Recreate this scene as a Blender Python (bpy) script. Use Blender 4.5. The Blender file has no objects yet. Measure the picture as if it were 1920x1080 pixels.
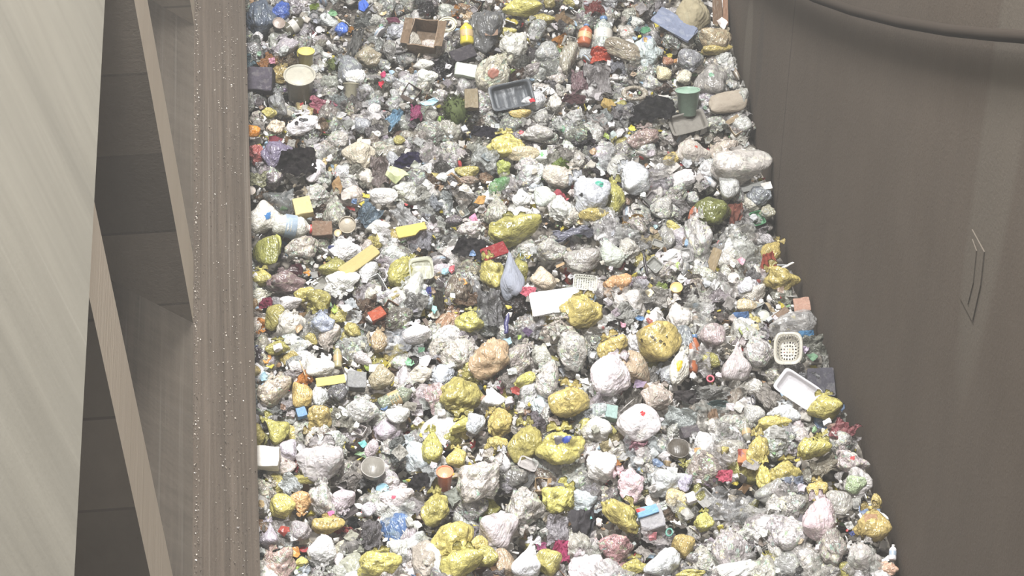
import bpy, bmesh, math, random
import numpy as np
from mathutils import Vector, Matrix, noise

scene = bpy.context.scene
COL = scene.collection

# ------------------------------------------------------------------ camera
FPX, PITCH, YAW, CAMZ = 4500.0, math.radians(40.6), math.radians(5.65), 16.7
cam_d = bpy.data.cameras.new('camera')
cam_d.lens = 36.0 * FPX / 1920.0
cam_d.sensor_width = 36.0
cam_d.clip_end = 300
cam = bpy.data.objects.new('camera', cam_d)
COL.objects.link(cam)
cam.location = (0, 0, CAMZ)
cam.rotation_euler = (math.pi / 2 - PITCH, 0, -YAW)
scene.camera = cam
CAM = Vector((0, 0, CAMZ))
FW = Vector((math.cos(PITCH) * math.sin(YAW), math.cos(PITCH) * math.cos(YAW), -math.sin(PITCH)))
RT = Vector((math.cos(YAW), -math.sin(YAW), 0))
UP = RT.cross(FW)

# ------------------------------------------------------------------ light
scene.view_settings.view_transform = 'Standard'
scene.view_settings.look = 'None'
scene.view_settings.gamma = 1.0
scene.view_settings.exposure = 0.30
world = bpy.data.worlds.new('pit_air')
scene.world = world
world.use_nodes = True
wb = world.node_tree.nodes['Background']
wb.inputs[0].default_value = (1.0, 0.975, 0.945, 1)
wb.inputs[1].default_value = 0.62
def lamp(name, loc, target, sx, sy, power, col=(1, 1, 1)):
    d = bpy.data.lights.new(name, 'AREA')
    d.shape = 'RECTANGLE'; d.size = sx; d.size_y = sy; d.energy = power; d.color = col
    o = bpy.data.objects.new(name, d); COL.objects.link(o)
    o.location = loc
    o.rotation_euler = (Vector(target) - Vector(loc)).to_track_quat('-Z', 'Y').to_euler()
    return o
lamp('ceiling_lamp', (-0.3, 25, 25), (1.6, 18, 0), 2.4, 2.4, 6600, (1.0, 0.995, 0.985))
lamp('ceiling_lamp', (-0.6, 14.5, 24), (0.4, 16.5, 0), 2.2, 2.2, 5600, (1.0, 0.995, 0.985))

# ------------------------------------------------------------------ picture rays
def ray(u, v):
    return FW + RT * ((u - 960) / FPX) + UP * ((540 - v) / FPX)
def hit(u, v, p, n):
    d = ray(u, v); n = Vector(n)
    return CAM + d * ((Vector(p) - CAM).dot(n) / d.dot(n))
def pix(p):
    q = Vector(p) - CAM; z = q.dot(FW)
    return 960 + FPX * q.dot(RT) / z, 540 - FPX * q.dot(UP) / z, z

# setting dimensions
WALL_R = hit(1535, 600, (0, 0, 0.2), (0, 0, 1)).x
BND = [(1362, -60), (1370, 20), (1385, 100), (1410, 190), (1420, 270), (1448, 330), (1462, 430), (1495, 520),
       (1528, 590), (1555, 650), (1572, 745), (1618, 800), (1636, 880), (1655, 930), (1678, 1000), (1692, 1070), (1712, 1160)]
prof = []
for u, v in BND:
    p = hit(u, v, (WALL_R, 0, 0), (1, 0, 0))
    prof.append((p.y, max(-0.7, min(0.8, p.z - 0.12))))
prof.sort()
PY = np.array([a for a, b in prof]); PZ = np.array([b for a, b in prof])
def heap(x, y):
    k = min(1.0, max(0.0, (x - (WALL_R - 2.6)) / 2.6))
    return float(np.interp(y, PY, PZ)) * k * k * (3 - 2 * k) + 0.10 * noise.noise(Vector((x * 0.8, y * 0.8, 3.3))) + 0.04 * noise.noise(Vector((x * 2.3, y * 2.3, 9.1)))
def on_heap(u, v, lift):
    d = ray(u, v); t = (lift - CAMZ) / d.z
    for _ in range(12):
        p = CAM + d * t
        t += 0.8 * ((lift + heap(p.x, p.y) - CAMZ) / d.z - t)
    return CAM + d * t

def lin(c):
    return tuple((x / 255 / 12.92 if x / 255 <= 0.04045 else ((x / 255 + 0.055) / 1.055) ** 2.4) for x in c)

# ------------------------------------------------------------------ materials
class NT:
    def __init__(s, name):
        s.m = bpy.data.materials.new(name); s.m.use_nodes = True
        s.t = s.m.node_tree; s.b = s.t.nodes['Principled BSDF']; s.out = s.t.nodes['Material Output']
    def n(s, typ, **k):
        o = s.t.nodes.new(typ)
        for a, b in k.items():
            if a in o.inputs: o.inputs[a].default_value = b
            else: setattr(o, a, b)
        return o
    def l(s, a, b): s.t.links.new(a, b)
    def ramp(s, src, stops, interp='LINEAR'):
        r = s.n('ShaderNodeValToRGB'); e = r.color_ramp; e.interpolation = interp
        while len(e.elements) < len(stops): e.elements.new(0.5)
        for el, (p, c) in zip(e.elements, stops):
            el.position = p; el.color = (c, c, c, 1) if isinstance(c, (int, float)) else (*c, 1)
        s.l(src, r.inputs[0]); return r.outputs[0]
    def mix(s, fac, a, b, blend='MIX'):
        m = s.n('ShaderNodeMix', data_type='RGBA', blend_type=blend)
        for sock, v in ((m.inputs[0], fac), (m.inputs[6], a), (m.inputs[7], b)):
            if isinstance(v, (int, float)): sock.default_value = v
            elif isinstance(v, tuple): sock.default_value = (*v, 1)
            else: s.l(v, sock)
        return m.outputs[2]
    def math(s, op, a, b=0.0):
        m = s.n('ShaderNodeMath', operation=op)
        for sock, v in ((m.inputs[0], a), (m.inputs[1], b)):
            if isinstance(v, (int, float)): sock.default_value = v
            else: s.l(v, sock)
        return m.outputs[0]

def thing_mat(name, rough=0.4, spec=0.5, contents=0.0, hue=0.3, speck=0.0, bump=0.5, scale=1.0, alpha=1.0, transl=0.0, tint_mult=False):
    """colour comes from the object itself; the pattern is what shows through or is stuck on the film"""
    s = NT(name); b = s.b
    oi = s.n('ShaderNodeObjectInfo'); tc = s.n('ShaderNodeTexCoord')
    off = s.n('ShaderNodeVectorMath', operation='SCALE'); off.inputs[0].default_value = (31, 17, 53)
    s.l(oi.outputs['Random'], off.inputs['Scale'])
    vec = s.n('ShaderNodeVectorMath', operation='ADD'); s.l(tc.outputs['Object'], vec.inputs[0]); s.l(off.outputs[0], vec.inputs[1])
    V = vec.outputs[0]; col = oi.outputs['Color']
    if contents:
        # what is packed inside shows through as patches with crisp edges
        dn = s.n('ShaderNodeTexNoise', Scale=2.2 * scale, Detail=3.0); s.l(V, dn.inputs['Vector'])
        dm = s.n('ShaderNodeVectorMath', operation='SCALE'); dm.inputs['Scale'].default_value = 0.7; s.l(dn.outputs['Color'], dm.inputs[0])
        dv = s.n('ShaderNodeVectorMath', operation='ADD'); s.l(V, dv.inputs[0]); s.l(dm.outputs[0], dv.inputs[1])
        vo = s.n('ShaderNodeTexVoronoi', Scale=3.9 * scale); s.l(dv.outputs[0], vo.inputs['Vector'])
        sv = s.n('ShaderNodeSeparateColor'); s.l(vo.outputs['Color'], sv.inputs[0])
        n1 = s.n('ShaderNodeTexNoise', Scale=2.6 * scale, Detail=4.0, Roughness=0.65); s.l(V, n1.inputs['Vector'])
        n2 = s.n('ShaderNodeTexNoise', Scale=8.0 * scale, Detail=3.0, Distortion=0.8); s.l(V, n2.inputs['Vector'])
        gain = s.ramp(sv.outputs[0], [(0.0, 0.30), (0.3, 0.75), (0.65, 1.1), (1.0, 1.6)])
        hs = s.n('ShaderNodeHueSaturation', Saturation=hue, Value=1.0); s.l(vo.outputs['Color'], hs.inputs['Color'])
        fac = s.math('MULTIPLY', s.ramp(n1.outputs[0], [(0.36, 0.15), (0.60, 1.0)]), contents)
        lit = s.mix(1.0, col, gain, 'MULTIPLY')
        if not tint_mult:
            pick = s.math('MULTIPLY', s.math('GREATER_THAN', sv.outputs[1], 0.72), 0.55 * min(1.0, hue * 3))
            lit = s.mix(pick, lit, s.mix(1.0, hs.outputs[0], (1.0, 0.93, 0.84), 'MULTIPLY'))
        col = s.mix(fac, col, lit)
        dk = s.ramp(n2.outputs[0], [(0.34, 0.55), (0.44, 1.0), (0.60, 1.0), (0.70, 1.25)])
        col = s.mix(contents, col, s.mix(1.0, col, dk, 'MULTIPLY'))
    if speck:
        n3 = s.n('ShaderNodeTexNoise', Scale=6.5 * scale, Detail=3.0, Roughness=0.7); s.l(V, n3.inputs['Vector'])
        f3 = s.math('MULTIPLY', s.ramp(n3.outputs[0], [(0.635, 0.0), (0.665, 1.0)]), speck)
        col = s.mix(f3, col, (0.05, 0.045, 0.03))
    s.l(col, b.inputs['Base Color'])
    b.inputs['Roughness'].default_value = rough
    b.inputs['Specular IOR Level'].default_value = spec
    if bump:
        def ridge(vec, sc, det, pw, dist):
            nb = s.n('ShaderNodeTexNoise', Scale=sc * scale, Detail=det, Roughness=0.55, Distortion=dist); s.l(vec, nb.inputs['Vector'])
            return s.math('SUBTRACT', 0.0, s.math('POWER', s.math('ABSOLUTE', s.math('SUBTRACT', nb.outputs[0], 0.5)), pw))
        st = s.n('ShaderNodeMapping'); st.inputs['Scale'].default_value = (1.0, 0.22, 1.0); s.l(V, st.inputs[0])
        hgt = s.math('ADD', s.math('MULTIPLY', ridge(st.outputs[0], 3.6, 1.5, 0.7, 0.5), 1.0), s.math('MULTIPLY', ridge(V, 2.6, 1.5, 0.8, 0.8), 0.9))
        bp = s.n('ShaderNodeBump', Strength=bump, Distance=0.03); s.l(hgt, bp.inputs['Height'])
        s.l(bp.outputs[0], b.inputs['Normal'])
    sh = b.outputs[0]
    if transl:
        tr = s.n('ShaderNodeBsdfTranslucent'); s.l(col, tr.inputs['Color'])
        mx = s.n('ShaderNodeMixShader'); mx.inputs[0].default_value = transl
        s.l(sh, mx.inputs[1]); s.l(tr.outputs[0], mx.inputs[2]); sh = mx.outputs[0]
    if alpha < 1:
        na = s.n('ShaderNodeTexNoise', Scale=3.0, Detail=3.0); s.l(V, na.inputs['Vector'])
        fa = s.ramp(na.outputs[0], [(0.35, alpha - 0.2), (0.65, min(1.0, alpha + 0.2))])
        tp = s.n('ShaderNodeBsdfTransparent'); mx = s.n('ShaderNodeMixShader')
        s.l(fa, mx.inputs[0]); s.l(tp.outputs[0], mx.inputs[1]); s.l(sh, mx.inputs[2]); sh = mx.outputs[0]
    s.l(sh, s.out.inputs['Surface'])
    return s.m
M = {
    'bag': thing_mat('white_bag_film', 0.22, 0.6, 0.5, 0.25, 0.08, 0.55),
    'yellow': thing_mat('yellow_bag_film', 0.22, 0.6, 0.7, 0.2, 0.5, 0.5, tint_mult=True),
    'clear': thing_mat('clear_bag_film', 0.16, 0.8, 0.95, 0.45, 0.25, 0.6, 1.25, alpha=0.85),
    'film': thing_mat('plastic_film', 0.24, 0.6, 0.3, 0.2, 0.0, 0.7, transl=0.15),
    'sheer': thing_mat('sheer_film', 0.2, 0.7, 0.2, 0.1, 0.0, 0.5, alpha=0.45),
    'paper': thing_mat('paper', 0.75, 0.2, 0.15, 0.2, 0.1, 0.2),
    'hard': thing_mat('hard_plastic', 0.32, 0.5, 0.15, 0.1, 0.1, 0.1),
    'foam': thing_mat('foam', 0.65, 0.3, 0.12, 0.1, 0.1, 0.15),
    'card': thing_mat('cardboard', 0.8, 0.15, 0.3, 0.15, 0.1, 0.2),
    'cloth': thing_mat('cloth', 0.9, 0.1, 0.2, 0.1, 0.0, 0.3),
    'weed': thing_mat('weeds', 0.7, 0.2, 0.5, 0.2, 0.0, 0.0, tint_mult=True),
    'print': thing_mat('printed_ink', 0.4, 0.4, 0.2, 0.2, 0.0, 0.0),
}

def concrete(name, base, var, su, sv, stain=0.3, joint=None, lines=(), blobs=(), light=None, patches=0.25, grain=0.25):
    """u runs across the streaks, v along them, both in metres"""
    s = NT(name); b = s.b
    tc = s.n('ShaderNodeTexCoord'); uv = tc.outputs['UV']
    mp = s.n('ShaderNodeMapping'); mp.inputs['Scale'].default_value = (su, sv, 1); s.l(uv, mp.inputs[0])
    n1 = s.n('ShaderNodeTexNoise', Scale=1.0, Detail=6.0, Roughness=0.7); s.l(mp.outputs[0], n1.inputs['Vector'])
    n2 = s.n('ShaderNodeTexNoise', Scale=0.55, Detail=4.0, Roughness=0.6); s.l(uv, n2.inputs['Vector'])
    n3 = s.n('ShaderNodeTexNoise', Scale=26.0, Detail=3.0, Roughness=0.7); s.l(uv, n3.inputs['Vector'])
    c0 = lin(base)
    col = s.mix(s.ramp(n1.outputs[0], [(0.3, 0.0), (0.7, 1.0)]), tuple(x * (1 - var) for x in c0), tuple(min(1, x * (1 + var)) for x in c0))
    br = (c0[0] * 0.62, c0[1] * 0.56, c0[2] * 0.48)
    col = s.mix(s.math('MULTIPLY', s.ramp(n2.outputs[0], [(0.42, 0.0), (0.68, 1.0)]), patches), col, br)
    col = s.mix(s.math('MULTIPLY', s.ramp(n3.outputs[0], [(0.62, 0.0), (0.75, 1.0)]), stain), col, tuple(x * 0.35 for x in c0))
    if light:
        mp2 = s.n('ShaderNodeMapping'); mp2.inputs['Scale'].default_value = (su * 2.6, sv * 0.8, 1); s.l(uv, mp2.inputs[0])
        n4 = s.n('ShaderNodeTexNoise', Scale=1.0, Detail=3.0); s.l(mp2.outputs[0], n4.inputs['Vector'])
        col = s.mix(s.math('MULTIPLY', s.ramp(n4.outputs[0], [(0.60, 0.0), (0.72, 1.0)]), light[0]), col, lin(light[1]))
    sp = s.n('ShaderNodeSeparateXYZ'); s.l(uv, sp.inputs[0]); U, Vv = sp.outputs[0], sp.outputs[1]
    if joint:
        q = s.math('DIVIDE', s.math('ADD', Vv, joint[1]), joint[0])
        fr = s.math('FRACT', q)
        wn = s.n('ShaderNodeTexWhiteNoise', noise_dimensions='1D'); s.l(s.math('FLOOR', q), wn.inputs['W'])
        tone = s.math('ADD', s.math('MULTIPLY', wn.outputs[0], 0.45), 0.72)
        cm = s.n('ShaderNodeCombineXYZ')
        for i in range(3): s.l(tone, cm.inputs[i])
        col = s.mix(1.0, col, cm.outputs[0], 'MULTIPLY')
        col = s.mix(s.math('MULTIPLY', s.math('LESS_THAN', fr, joint[2]), 0.5), col, tuple(x * 0.35 for x in c0))
    for (u0, w, d) in lines:
        f = s.math('LESS_THAN', s.math('ABSOLUTE', s.math('SUBTRACT', U, u0)), w)
        col = s.mix(s.math('MULTIPLY', f, d), col, tuple(x * 0.3 for x in c0))
    for (u0, v0, ru, rv, c, k) in blobs:
        du = s.math('DIVIDE', s.math('SUBTRACT', U, u0), ru); dv = s.math('DIVIDE', s.math('SUBTRACT', Vv, v0), rv)
        r2 = s.math('ADD', s.math('MULTIPLY', du, du), s.math('MULTIPLY', dv, dv))
        col = s.mix(s.math('MULTIPLY', s.ramp(r2, [(0.6, 1.0), (1.0, 0.0)]), k), col, lin(c))
    s.l(col, b.inputs['Base Color'])
    b.inputs['Roughness'].default_value = 0.85
    b.inputs['Specular IOR Level'].default_value = 0.2
    bp = s.n('ShaderNodeBump', Strength=grain, Distance=0.02); s.l(n3.outputs[0], bp.inputs['Height']); s.l(bp.outputs[0], b.inputs['Normal'])
    return s.m

# ------------------------------------------------------------------ setting
def prism(name, pts, ext, mat, au, av, parent=None, structure=True):
    """a slab: polygon pts pushed along ext; UV in metres along the axes au (across streaks) and av (along them)"""
    bm = bmesh.new(); ext = Vector(ext); n = len(pts)
    a = [bm.verts.new(p) for p in pts]; c = [bm.verts.new(Vector(p) + ext) for p in pts]
    bm.faces.new(a); bm.faces.new(c[::-1])
    for i in range(n): bm.faces.new((a[i], c[i], c[(i + 1) % n], a[(i + 1) % n]))
    bmesh.ops.recalc_face_normals(bm, faces=bm.faces)
    uvl = bm.loops.layers.uv.new('UVMap'); au, av = Vector(au), Vector(av)
    for f in bm.faces:
        for l in f.loops: l[uvl].uv = (l.vert.co.dot(au), l.vert.co.dot(av))
    me = bpy.data.meshes.new(name); bm.to_mesh(me); bm.free(); me.materials.append(mat)
    o = bpy.data.objects.new(name, me); COL.objects.link(o)
    if parent: o.parent = parent
    elif structure: o['kind'] = 'structure'
    return o

ZD = 1.1
XD = hit(474, 540, (0, 0, ZD), (0, 0, 1)).x
nl = Vector((1.25, 0, 0.55))
E = hit(362.5, 540, (XD, 0, ZD), nl); XE, ZE = E.x, E.z
nS = Vector((1, 0, 0.05))                               # pier end faces, almost upright
A = hit(168, 540, (XE, 0, ZE), nS)
yS = lambda u, v: hit(u, v, (XE, 0, ZE), nS).y
MS = 0.83
Y0, Y1 = 2.0, 60.0
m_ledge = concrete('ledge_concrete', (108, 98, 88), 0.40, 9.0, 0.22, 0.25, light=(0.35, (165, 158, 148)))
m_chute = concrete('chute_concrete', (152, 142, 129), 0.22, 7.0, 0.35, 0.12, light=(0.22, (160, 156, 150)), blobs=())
m_pier = concrete('pier_side_concrete', (108, 100, 90), 0.16, 1.4, 0.8, 0.25, joint=(0.85, 0.1, 0.03))  # sides darker than the pier ends: their shade is put into this colour
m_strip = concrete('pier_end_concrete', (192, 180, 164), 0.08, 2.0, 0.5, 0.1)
m_pale = concrete('pale_wall_concrete', (150, 146, 135), 0.16, 2.2, 0.16, 0.06, patches=0.10, grain=0.06, light=(0.3, (186, 181, 170)))
sd = Vector((XD - XE, 0, ZD - ZE)).normalized()
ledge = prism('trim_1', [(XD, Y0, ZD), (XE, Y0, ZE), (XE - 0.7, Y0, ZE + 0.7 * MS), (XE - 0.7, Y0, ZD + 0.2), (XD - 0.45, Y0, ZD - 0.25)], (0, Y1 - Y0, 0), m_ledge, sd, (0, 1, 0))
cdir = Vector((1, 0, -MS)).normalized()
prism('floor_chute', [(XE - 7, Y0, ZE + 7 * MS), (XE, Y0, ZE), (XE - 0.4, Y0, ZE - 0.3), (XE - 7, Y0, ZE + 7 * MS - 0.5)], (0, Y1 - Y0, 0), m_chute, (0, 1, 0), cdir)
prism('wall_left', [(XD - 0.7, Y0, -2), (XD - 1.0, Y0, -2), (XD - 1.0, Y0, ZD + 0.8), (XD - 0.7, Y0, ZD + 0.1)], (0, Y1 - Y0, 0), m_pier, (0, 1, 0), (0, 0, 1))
yE = lambda v: hit(362.5, v, E, nl).y
piers = [(yE(606), yE(482)), (yE(1440), yE(1255))]
step = piers[0][0] - yE(1440)
piers.append((yE(45), yE(45) + (piers[0][1] - piers[0][0])))
piers.append((piers[2][0] + step, piers[2][1] + step))
piers.append((piers[1][0] - step, piers[1][1] - step))
for k, (ya, yb) in enumerate(piers):
    TX = XE - 0.05 * (A.z - ZE)
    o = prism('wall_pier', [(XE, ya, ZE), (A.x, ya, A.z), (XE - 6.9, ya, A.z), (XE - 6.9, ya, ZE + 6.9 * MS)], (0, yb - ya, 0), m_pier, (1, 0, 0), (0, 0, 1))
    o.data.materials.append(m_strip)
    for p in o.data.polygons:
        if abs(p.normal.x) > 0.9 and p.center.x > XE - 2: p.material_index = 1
prism('wall_hall', [(A.x, Y0, A.z), (A.x - 4.0, Y0, A.z + 16), (A.x - 4.6, Y0, A.z + 16), (A.x - 0.6, Y0, A.z)], (0, Y1 - Y0, 0), m_pale, (0, 1, 0), (0, 0, 1))
# right wall, with its joint, dark stain, pale blotches and a shallow raised patch
wp = lambda u, v, off=0.0: hit(u, v, (WALL_R - off, 0, 0), (1, 0, 0))
j = wp(1474, 190); j2 = wp(1455, 30); sa = wp(1424, 110); sb = wp(1405, 60); sc_ = wp(1890, 180); sd_ = wp(1840, 150)
m_right = concrete('brown_wall', (87, 78, 69), 0.09, 1.3, 0.25, 0.10, patches=0.22,
                   lines=[(j.y, 0.018, 0.55)], blobs=[(sa.y, sa.z, 0.16, 0.75, (74, 68, 62), 0.6), (sb.y, sb.z - 0.3, 0.22, 0.9, (112, 106, 96), 0.5), (sc_.y, sc_.z, 0.5, 3.2, (104, 99, 90), 0.35)])
wr = prism('wall_right', [(WALL_R, Y0, -2), (WALL_R, Y1, -2), (WALL_R, Y1, 22), (WALL_R, Y0, 22)], (0.5, 0, 0), m_right, (0, 1, 0), (0, 0, 1))
pp = [wp(u, v) for u, v in ((1824, 430), (1847, 472), (1840, 535), (1825, 602), (1801, 556), (1810, 470))]
prism('wall_right_patch', pp, (-0.010, 0, 0), m_right, (0, 1, 0), (0, 0, 1), parent=wr)
p2 = [wp(u, v, 0.010) for u, v in ((1824, 448), (1832, 470), (1826, 530), (1816, 570), (1811, 552), (1818, 470))]
prism('wall_right_patch', p2, (-0.008, 0, 0), m_right, (0, 1, 0), (0, 0, 1), parent=wr)
# pit bottom under the rubbish
bm = bmesh.new()
NXg, NYg = 60, 120
xs = np.linspace(XD - 0.8, WALL_R + 0.1, NXg); ys = np.linspace(10, 34, NYg)
gv = [[bm.verts.new((x, y, heap(x, y) - 0.16 + 0.05 * noise.noise(Vector((x * 6, y * 6, 0))))) for y in ys] for x in xs]
for i in range(NXg - 1):
    for k in range(NYg - 1): bm.faces.new((gv[i][k], gv[i + 1][k], gv[i + 1][k + 1], gv[i][k + 1]))
for f in bm.faces: f.smooth = True
me = bpy.data.meshes.new('floor'); bm.to_mesh(me); bm.free()
s = NT('compacted_waste'); tc = s.n('ShaderNodeTexCoord')
n1 = s.n('ShaderNodeTexNoise', Scale=9.0, Detail=5.0); s.l(tc.outputs['Object'], n1.inputs['Vector'])
s.l(s.ramp(n1.outputs[0], [(0.35, lin((62, 56, 50))), (0.55, lin((110, 104, 95))), (0.7, lin((150, 145, 135)))]), s.b.inputs['Base Color'])
s.b.inputs['Roughness'].default_value = 0.9
me.materials.append(s.m)
o = bpy.data.objects.new('floor', me); COL.objects.link(o); o['kind'] = 'structure'

# dusty air of the bunker
bm = bmesh.new(); bmesh.ops.create_cube(bm, size=1)
for v in bm.verts: v.co = Vector(((v.co.x) * 40, 25 + v.co.y * 70, 14 + v.co.z * 34))
me = bpy.data.meshes.new('dust_haze'); bm.to_mesh(me); bm.free()
s = NT('dusty_air'); s.t.nodes.remove(s.b)
vs = s.n('ShaderNodeVolumeScatter', Density=0.0032, Anisotropy=0.2); vs.inputs['Color'].default_value = (0.95, 0.95, 0.93, 1)
s.l(vs.outputs[0], s.out.inputs['Volume']); me.materials.append(s.m)
o = bpy.data.objects.new('dust_haze', me); COL.objects.link(o); o['kind'] = 'stuff'; o['label'] = 'thin dusty haze filling the bunker air'; o['category'] = 'haze'

# ------------------------------------------------------------------ shapes (unit half extents)
rnd = random.Random(7)
def sm(a, b, x):
    t = max(0.0, min(1.0, (x - a) / (b - a))); return t * t * (3 - 2 * t)
def finish(name, bm, normalise=True, smooth=True, keep_z=False):
    if normalise:
        cs = [v.co for v in bm.verts]
        lo = [min(c[i] for c in cs) for i in range(3)]; hi = [max(c[i] for c in cs) for i in range(3)]
        for v in bm.verts:
            for i in range(3):
                if i == 2 and keep_z: continue
                v.co[i] = (v.co[i] - (lo[i] + hi[i]) / 2) * 2 / max(1e-6, hi[i] - lo[i])
    bmesh.ops.recalc_face_normals(bm, faces=bm.faces)
    if smooth:
        for f in bm.faces: f.smooth = True
    me = bpy.data.meshes.new(name); bm.to_mesh(me); bm.free()
    return me
def rvec(r): return Vector((r.uniform(-50, 50), r.uniform(-50, 50), r.uniform(-50, 50)))

def bag_mesh(name, seed, style='round', sub=5):
    """a tied sack of thin film: rounded facets where the contents push, raised creases that run towards the knot"""
    r_ = random.Random(seed); o = rvec(r_); o2 = rvec(r_); o3 = rvec(r_)
    rs = np.random.RandomState(seed)
    bm = bmesh.new(); bmesh.ops.create_icosphere(bm, subdivisions=sub, radius=1)
    # facets, hardness, crease height, fine creases, knot pull
    P = dict(round=(20, 7, 0.045, 0.010, 0.9), lumpy=(16, 7, 0.06, 0.014, 0.6), crumple=(16, 9, 0.085, 0.024, 0.5),
             wrinkle=(20, 7, 0.085, 0.034, 0.8), cone=(14, 8, 0.05, 0.014, 1.0), ball=(26, 8, 0.022, 0.006, 0.35), pillow=(14, 8, 0.035, 0.010, 0.2))[style]
    N = rs.normal(size=(P[0], 3)); N /= np.linalg.norm(N, axis=1)[:, None]; H = rs.uniform(0.72 if style == 'crumple' else 0.84, 1.10, P[0])
    N = np.concatenate([N, -N[:3]]); H = np.concatenate([H, rs.uniform(0.85, 1.1, 3)])
    D = np.array([v.co.normalized()[:] for v in bm.verts])
    q = np.clip(D @ N.T, 0.02, None) / H[None, :]
    base = 1.0 / ((q ** P[1]).sum(1)) ** (1.0 / P[1])
    npl = r_.choice((5, 6, 7, 9)); ph0 = r_.uniform(0, 6.28)
    for v, d0, b0 in zip(bm.verts, D, base):
        d = Vector(d0); ang = math.acos(max(-1, min(1, d.y))); phi = math.atan2(d.z, d.x)
        w = noise.noise_vector(d * 1.7 + o3)
        r = float(b0) + 0.16 * noise.noise(d * 1.25 + o) + (0.17 if style in ('lumpy', 'crumple') else 0.05) * noise.noise(d * 2.4 + o3)
        g = sm(1.9, 0.15, ang)
        e = d + 0.35 * w
        n1 = abs(noise.noise(Vector((e.x * 3.4, e.y * 0.7, e.z * 3.4)) + o))
        r += P[2] * (max(0.0, 1 - n1 * 6.0) - 0.2) * (0.5 + 0.9 * g)
        n2 = abs(noise.noise(Vector((e.x * 6.5, e.y * 1.2, e.z * 6.5)) + o2))
        r += P[3] * (max(0.0, 1 - n2 * 4.0) - 0.3)
        if P[3] > 0.5:
            n3 = abs(noise.noise(e * 10.5 + o3)); r += P[3] * 0.5 * (max(0.0, 1 - n3 * 3.0) - 0.3)
        k = sm(1.25, 0.12, ang) * P[4]
        r += k * 0.10 * (abs(math.sin(npl * phi * 0.5 + ph0 + 1.5 * w.x)) - 0.5) * sm(0.02, 0.35, ang)
        if style != 'ball': r += P[4] * 0.35 * max(0, 0.42 - ang)
        c = d * r
        if style == 'cone':
            k = 0.28 + 0.72 * sm(1.15, -0.7, c.y); c.x *= k; c.z *= k
        if style == 'pillow':
            c.x = math.copysign(abs(c.x) ** 0.7, c.x); c.y = math.copysign(abs(c.y) ** 0.75, c.y)
        v.co = c
    return finish(name, bm)

def ear_mesh(name, seed, sx):
    """loose film above the knot"""
    r_ = random.Random(seed * 5 + sx); bm = bmesh.new(); n = 9; rows = []; L = r_.uniform(0.4, 0.8); o = rvec(r_)
    for i in range(n + 1):
        t = i / n; wd = 0.05 + 0.28 * sm(0.0, 0.8, t) * (1 - 0.35 * sm(0.75, 1, t))
        row = []
        for k in range(7):
            a = k / 3 - 1
            p = Vector((sx * L * t * 0.8, L * t * 0.55 - 0.25 * t * t * L, 0.10 * t)) + Vector((-sx * 0.5, 0.85, 0)) * a * wd
            p.z += 0.10 * t * math.sin(a * 5 + seed) + 0.10 * t * noise.noise(p * 4 + o)
            row.append(bm.verts.new(p + 0.14 * t * noise.noise_vector(p * 3.5 + o)))
        rows.append(row)
    for a, b in zip(rows, rows[1:]):
        for k in range(6): bm.faces.new((a[k], a[k + 1], b[k + 1], b[k]))
    bmesh.ops.solidify(bm, geom=bm.faces[:], thickness=0.012)
    for v in bm.verts: v.co += Vector((0, 0.97, 0.12))
    return finish(name, bm, normalise=False)

def knot_mesh(name, seed):
    r_ = random.Random(seed); bm = bmesh.new()
    bmesh.ops.create_uvsphere(bm, u_segments=10, v_segments=7, radius=0.13)
    for v in bm.verts: v.co *= 1 + 0.35 * noise.noise(v.co * 12 + Vector((seed, 0, 0)))
    for v in bm.verts: v.co += Vector((0, 0.97, 0.12))
    return finish(name, bm, normalise=False)

def sheet_mesh(name, seed, fold=1.0, n=30, jag=0.3):
    r_ = random.Random(seed); o = rvec(r_); o2 = rvec(r_); bm = bmesh.new(); g = []
    for i in range(n + 1):
        row = []
        for k in range(n + 1):
            x, y = 2 * i / n - 1, 2 * k / n - 1
            th = math.atan2(y, x); e = max(abs(x), abs(y))
            out = 1 - jag * (0.5 + 0.9 * noise.noise(Vector((math.cos(th) * 1.4, math.sin(th) * 1.4, 0)) + o)) * e * e - 0.1 * jag * noise.noise(Vector((math.cos(th) * 6, math.sin(th) * 6, 3)) + o) * e
            p = Vector((x * out, y * out, 0))
            z = 0.75 * noise.noise(p * 0.9 + o) + 0.45 * abs(noise.noise(p * 2.0 + o2)) - 0.18 * abs(noise.noise(p * 4.5 + o))
            q = p + 0.22 * fold * Vector((noise.noise(p * 2.4 + o2), noise.noise(p * 2.4 + o), 0)) + 0.08 * fold * Vector((noise.noise(p * 6 + o2), noise.noise(p * 6 + o), 0))
            row.append(bm.verts.new((q.x, q.y, z * fold)))
        g.append(row)
    for i in range(n):
        for k in range(n): bm.faces.new((g[i][k], g[i + 1][k], g[i + 1][k + 1], g[i][k + 1]))
    bmesh.ops.solidify(bm, geom=bm.faces[:], thickness=0.02)
    return finish(name, bm)

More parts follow.
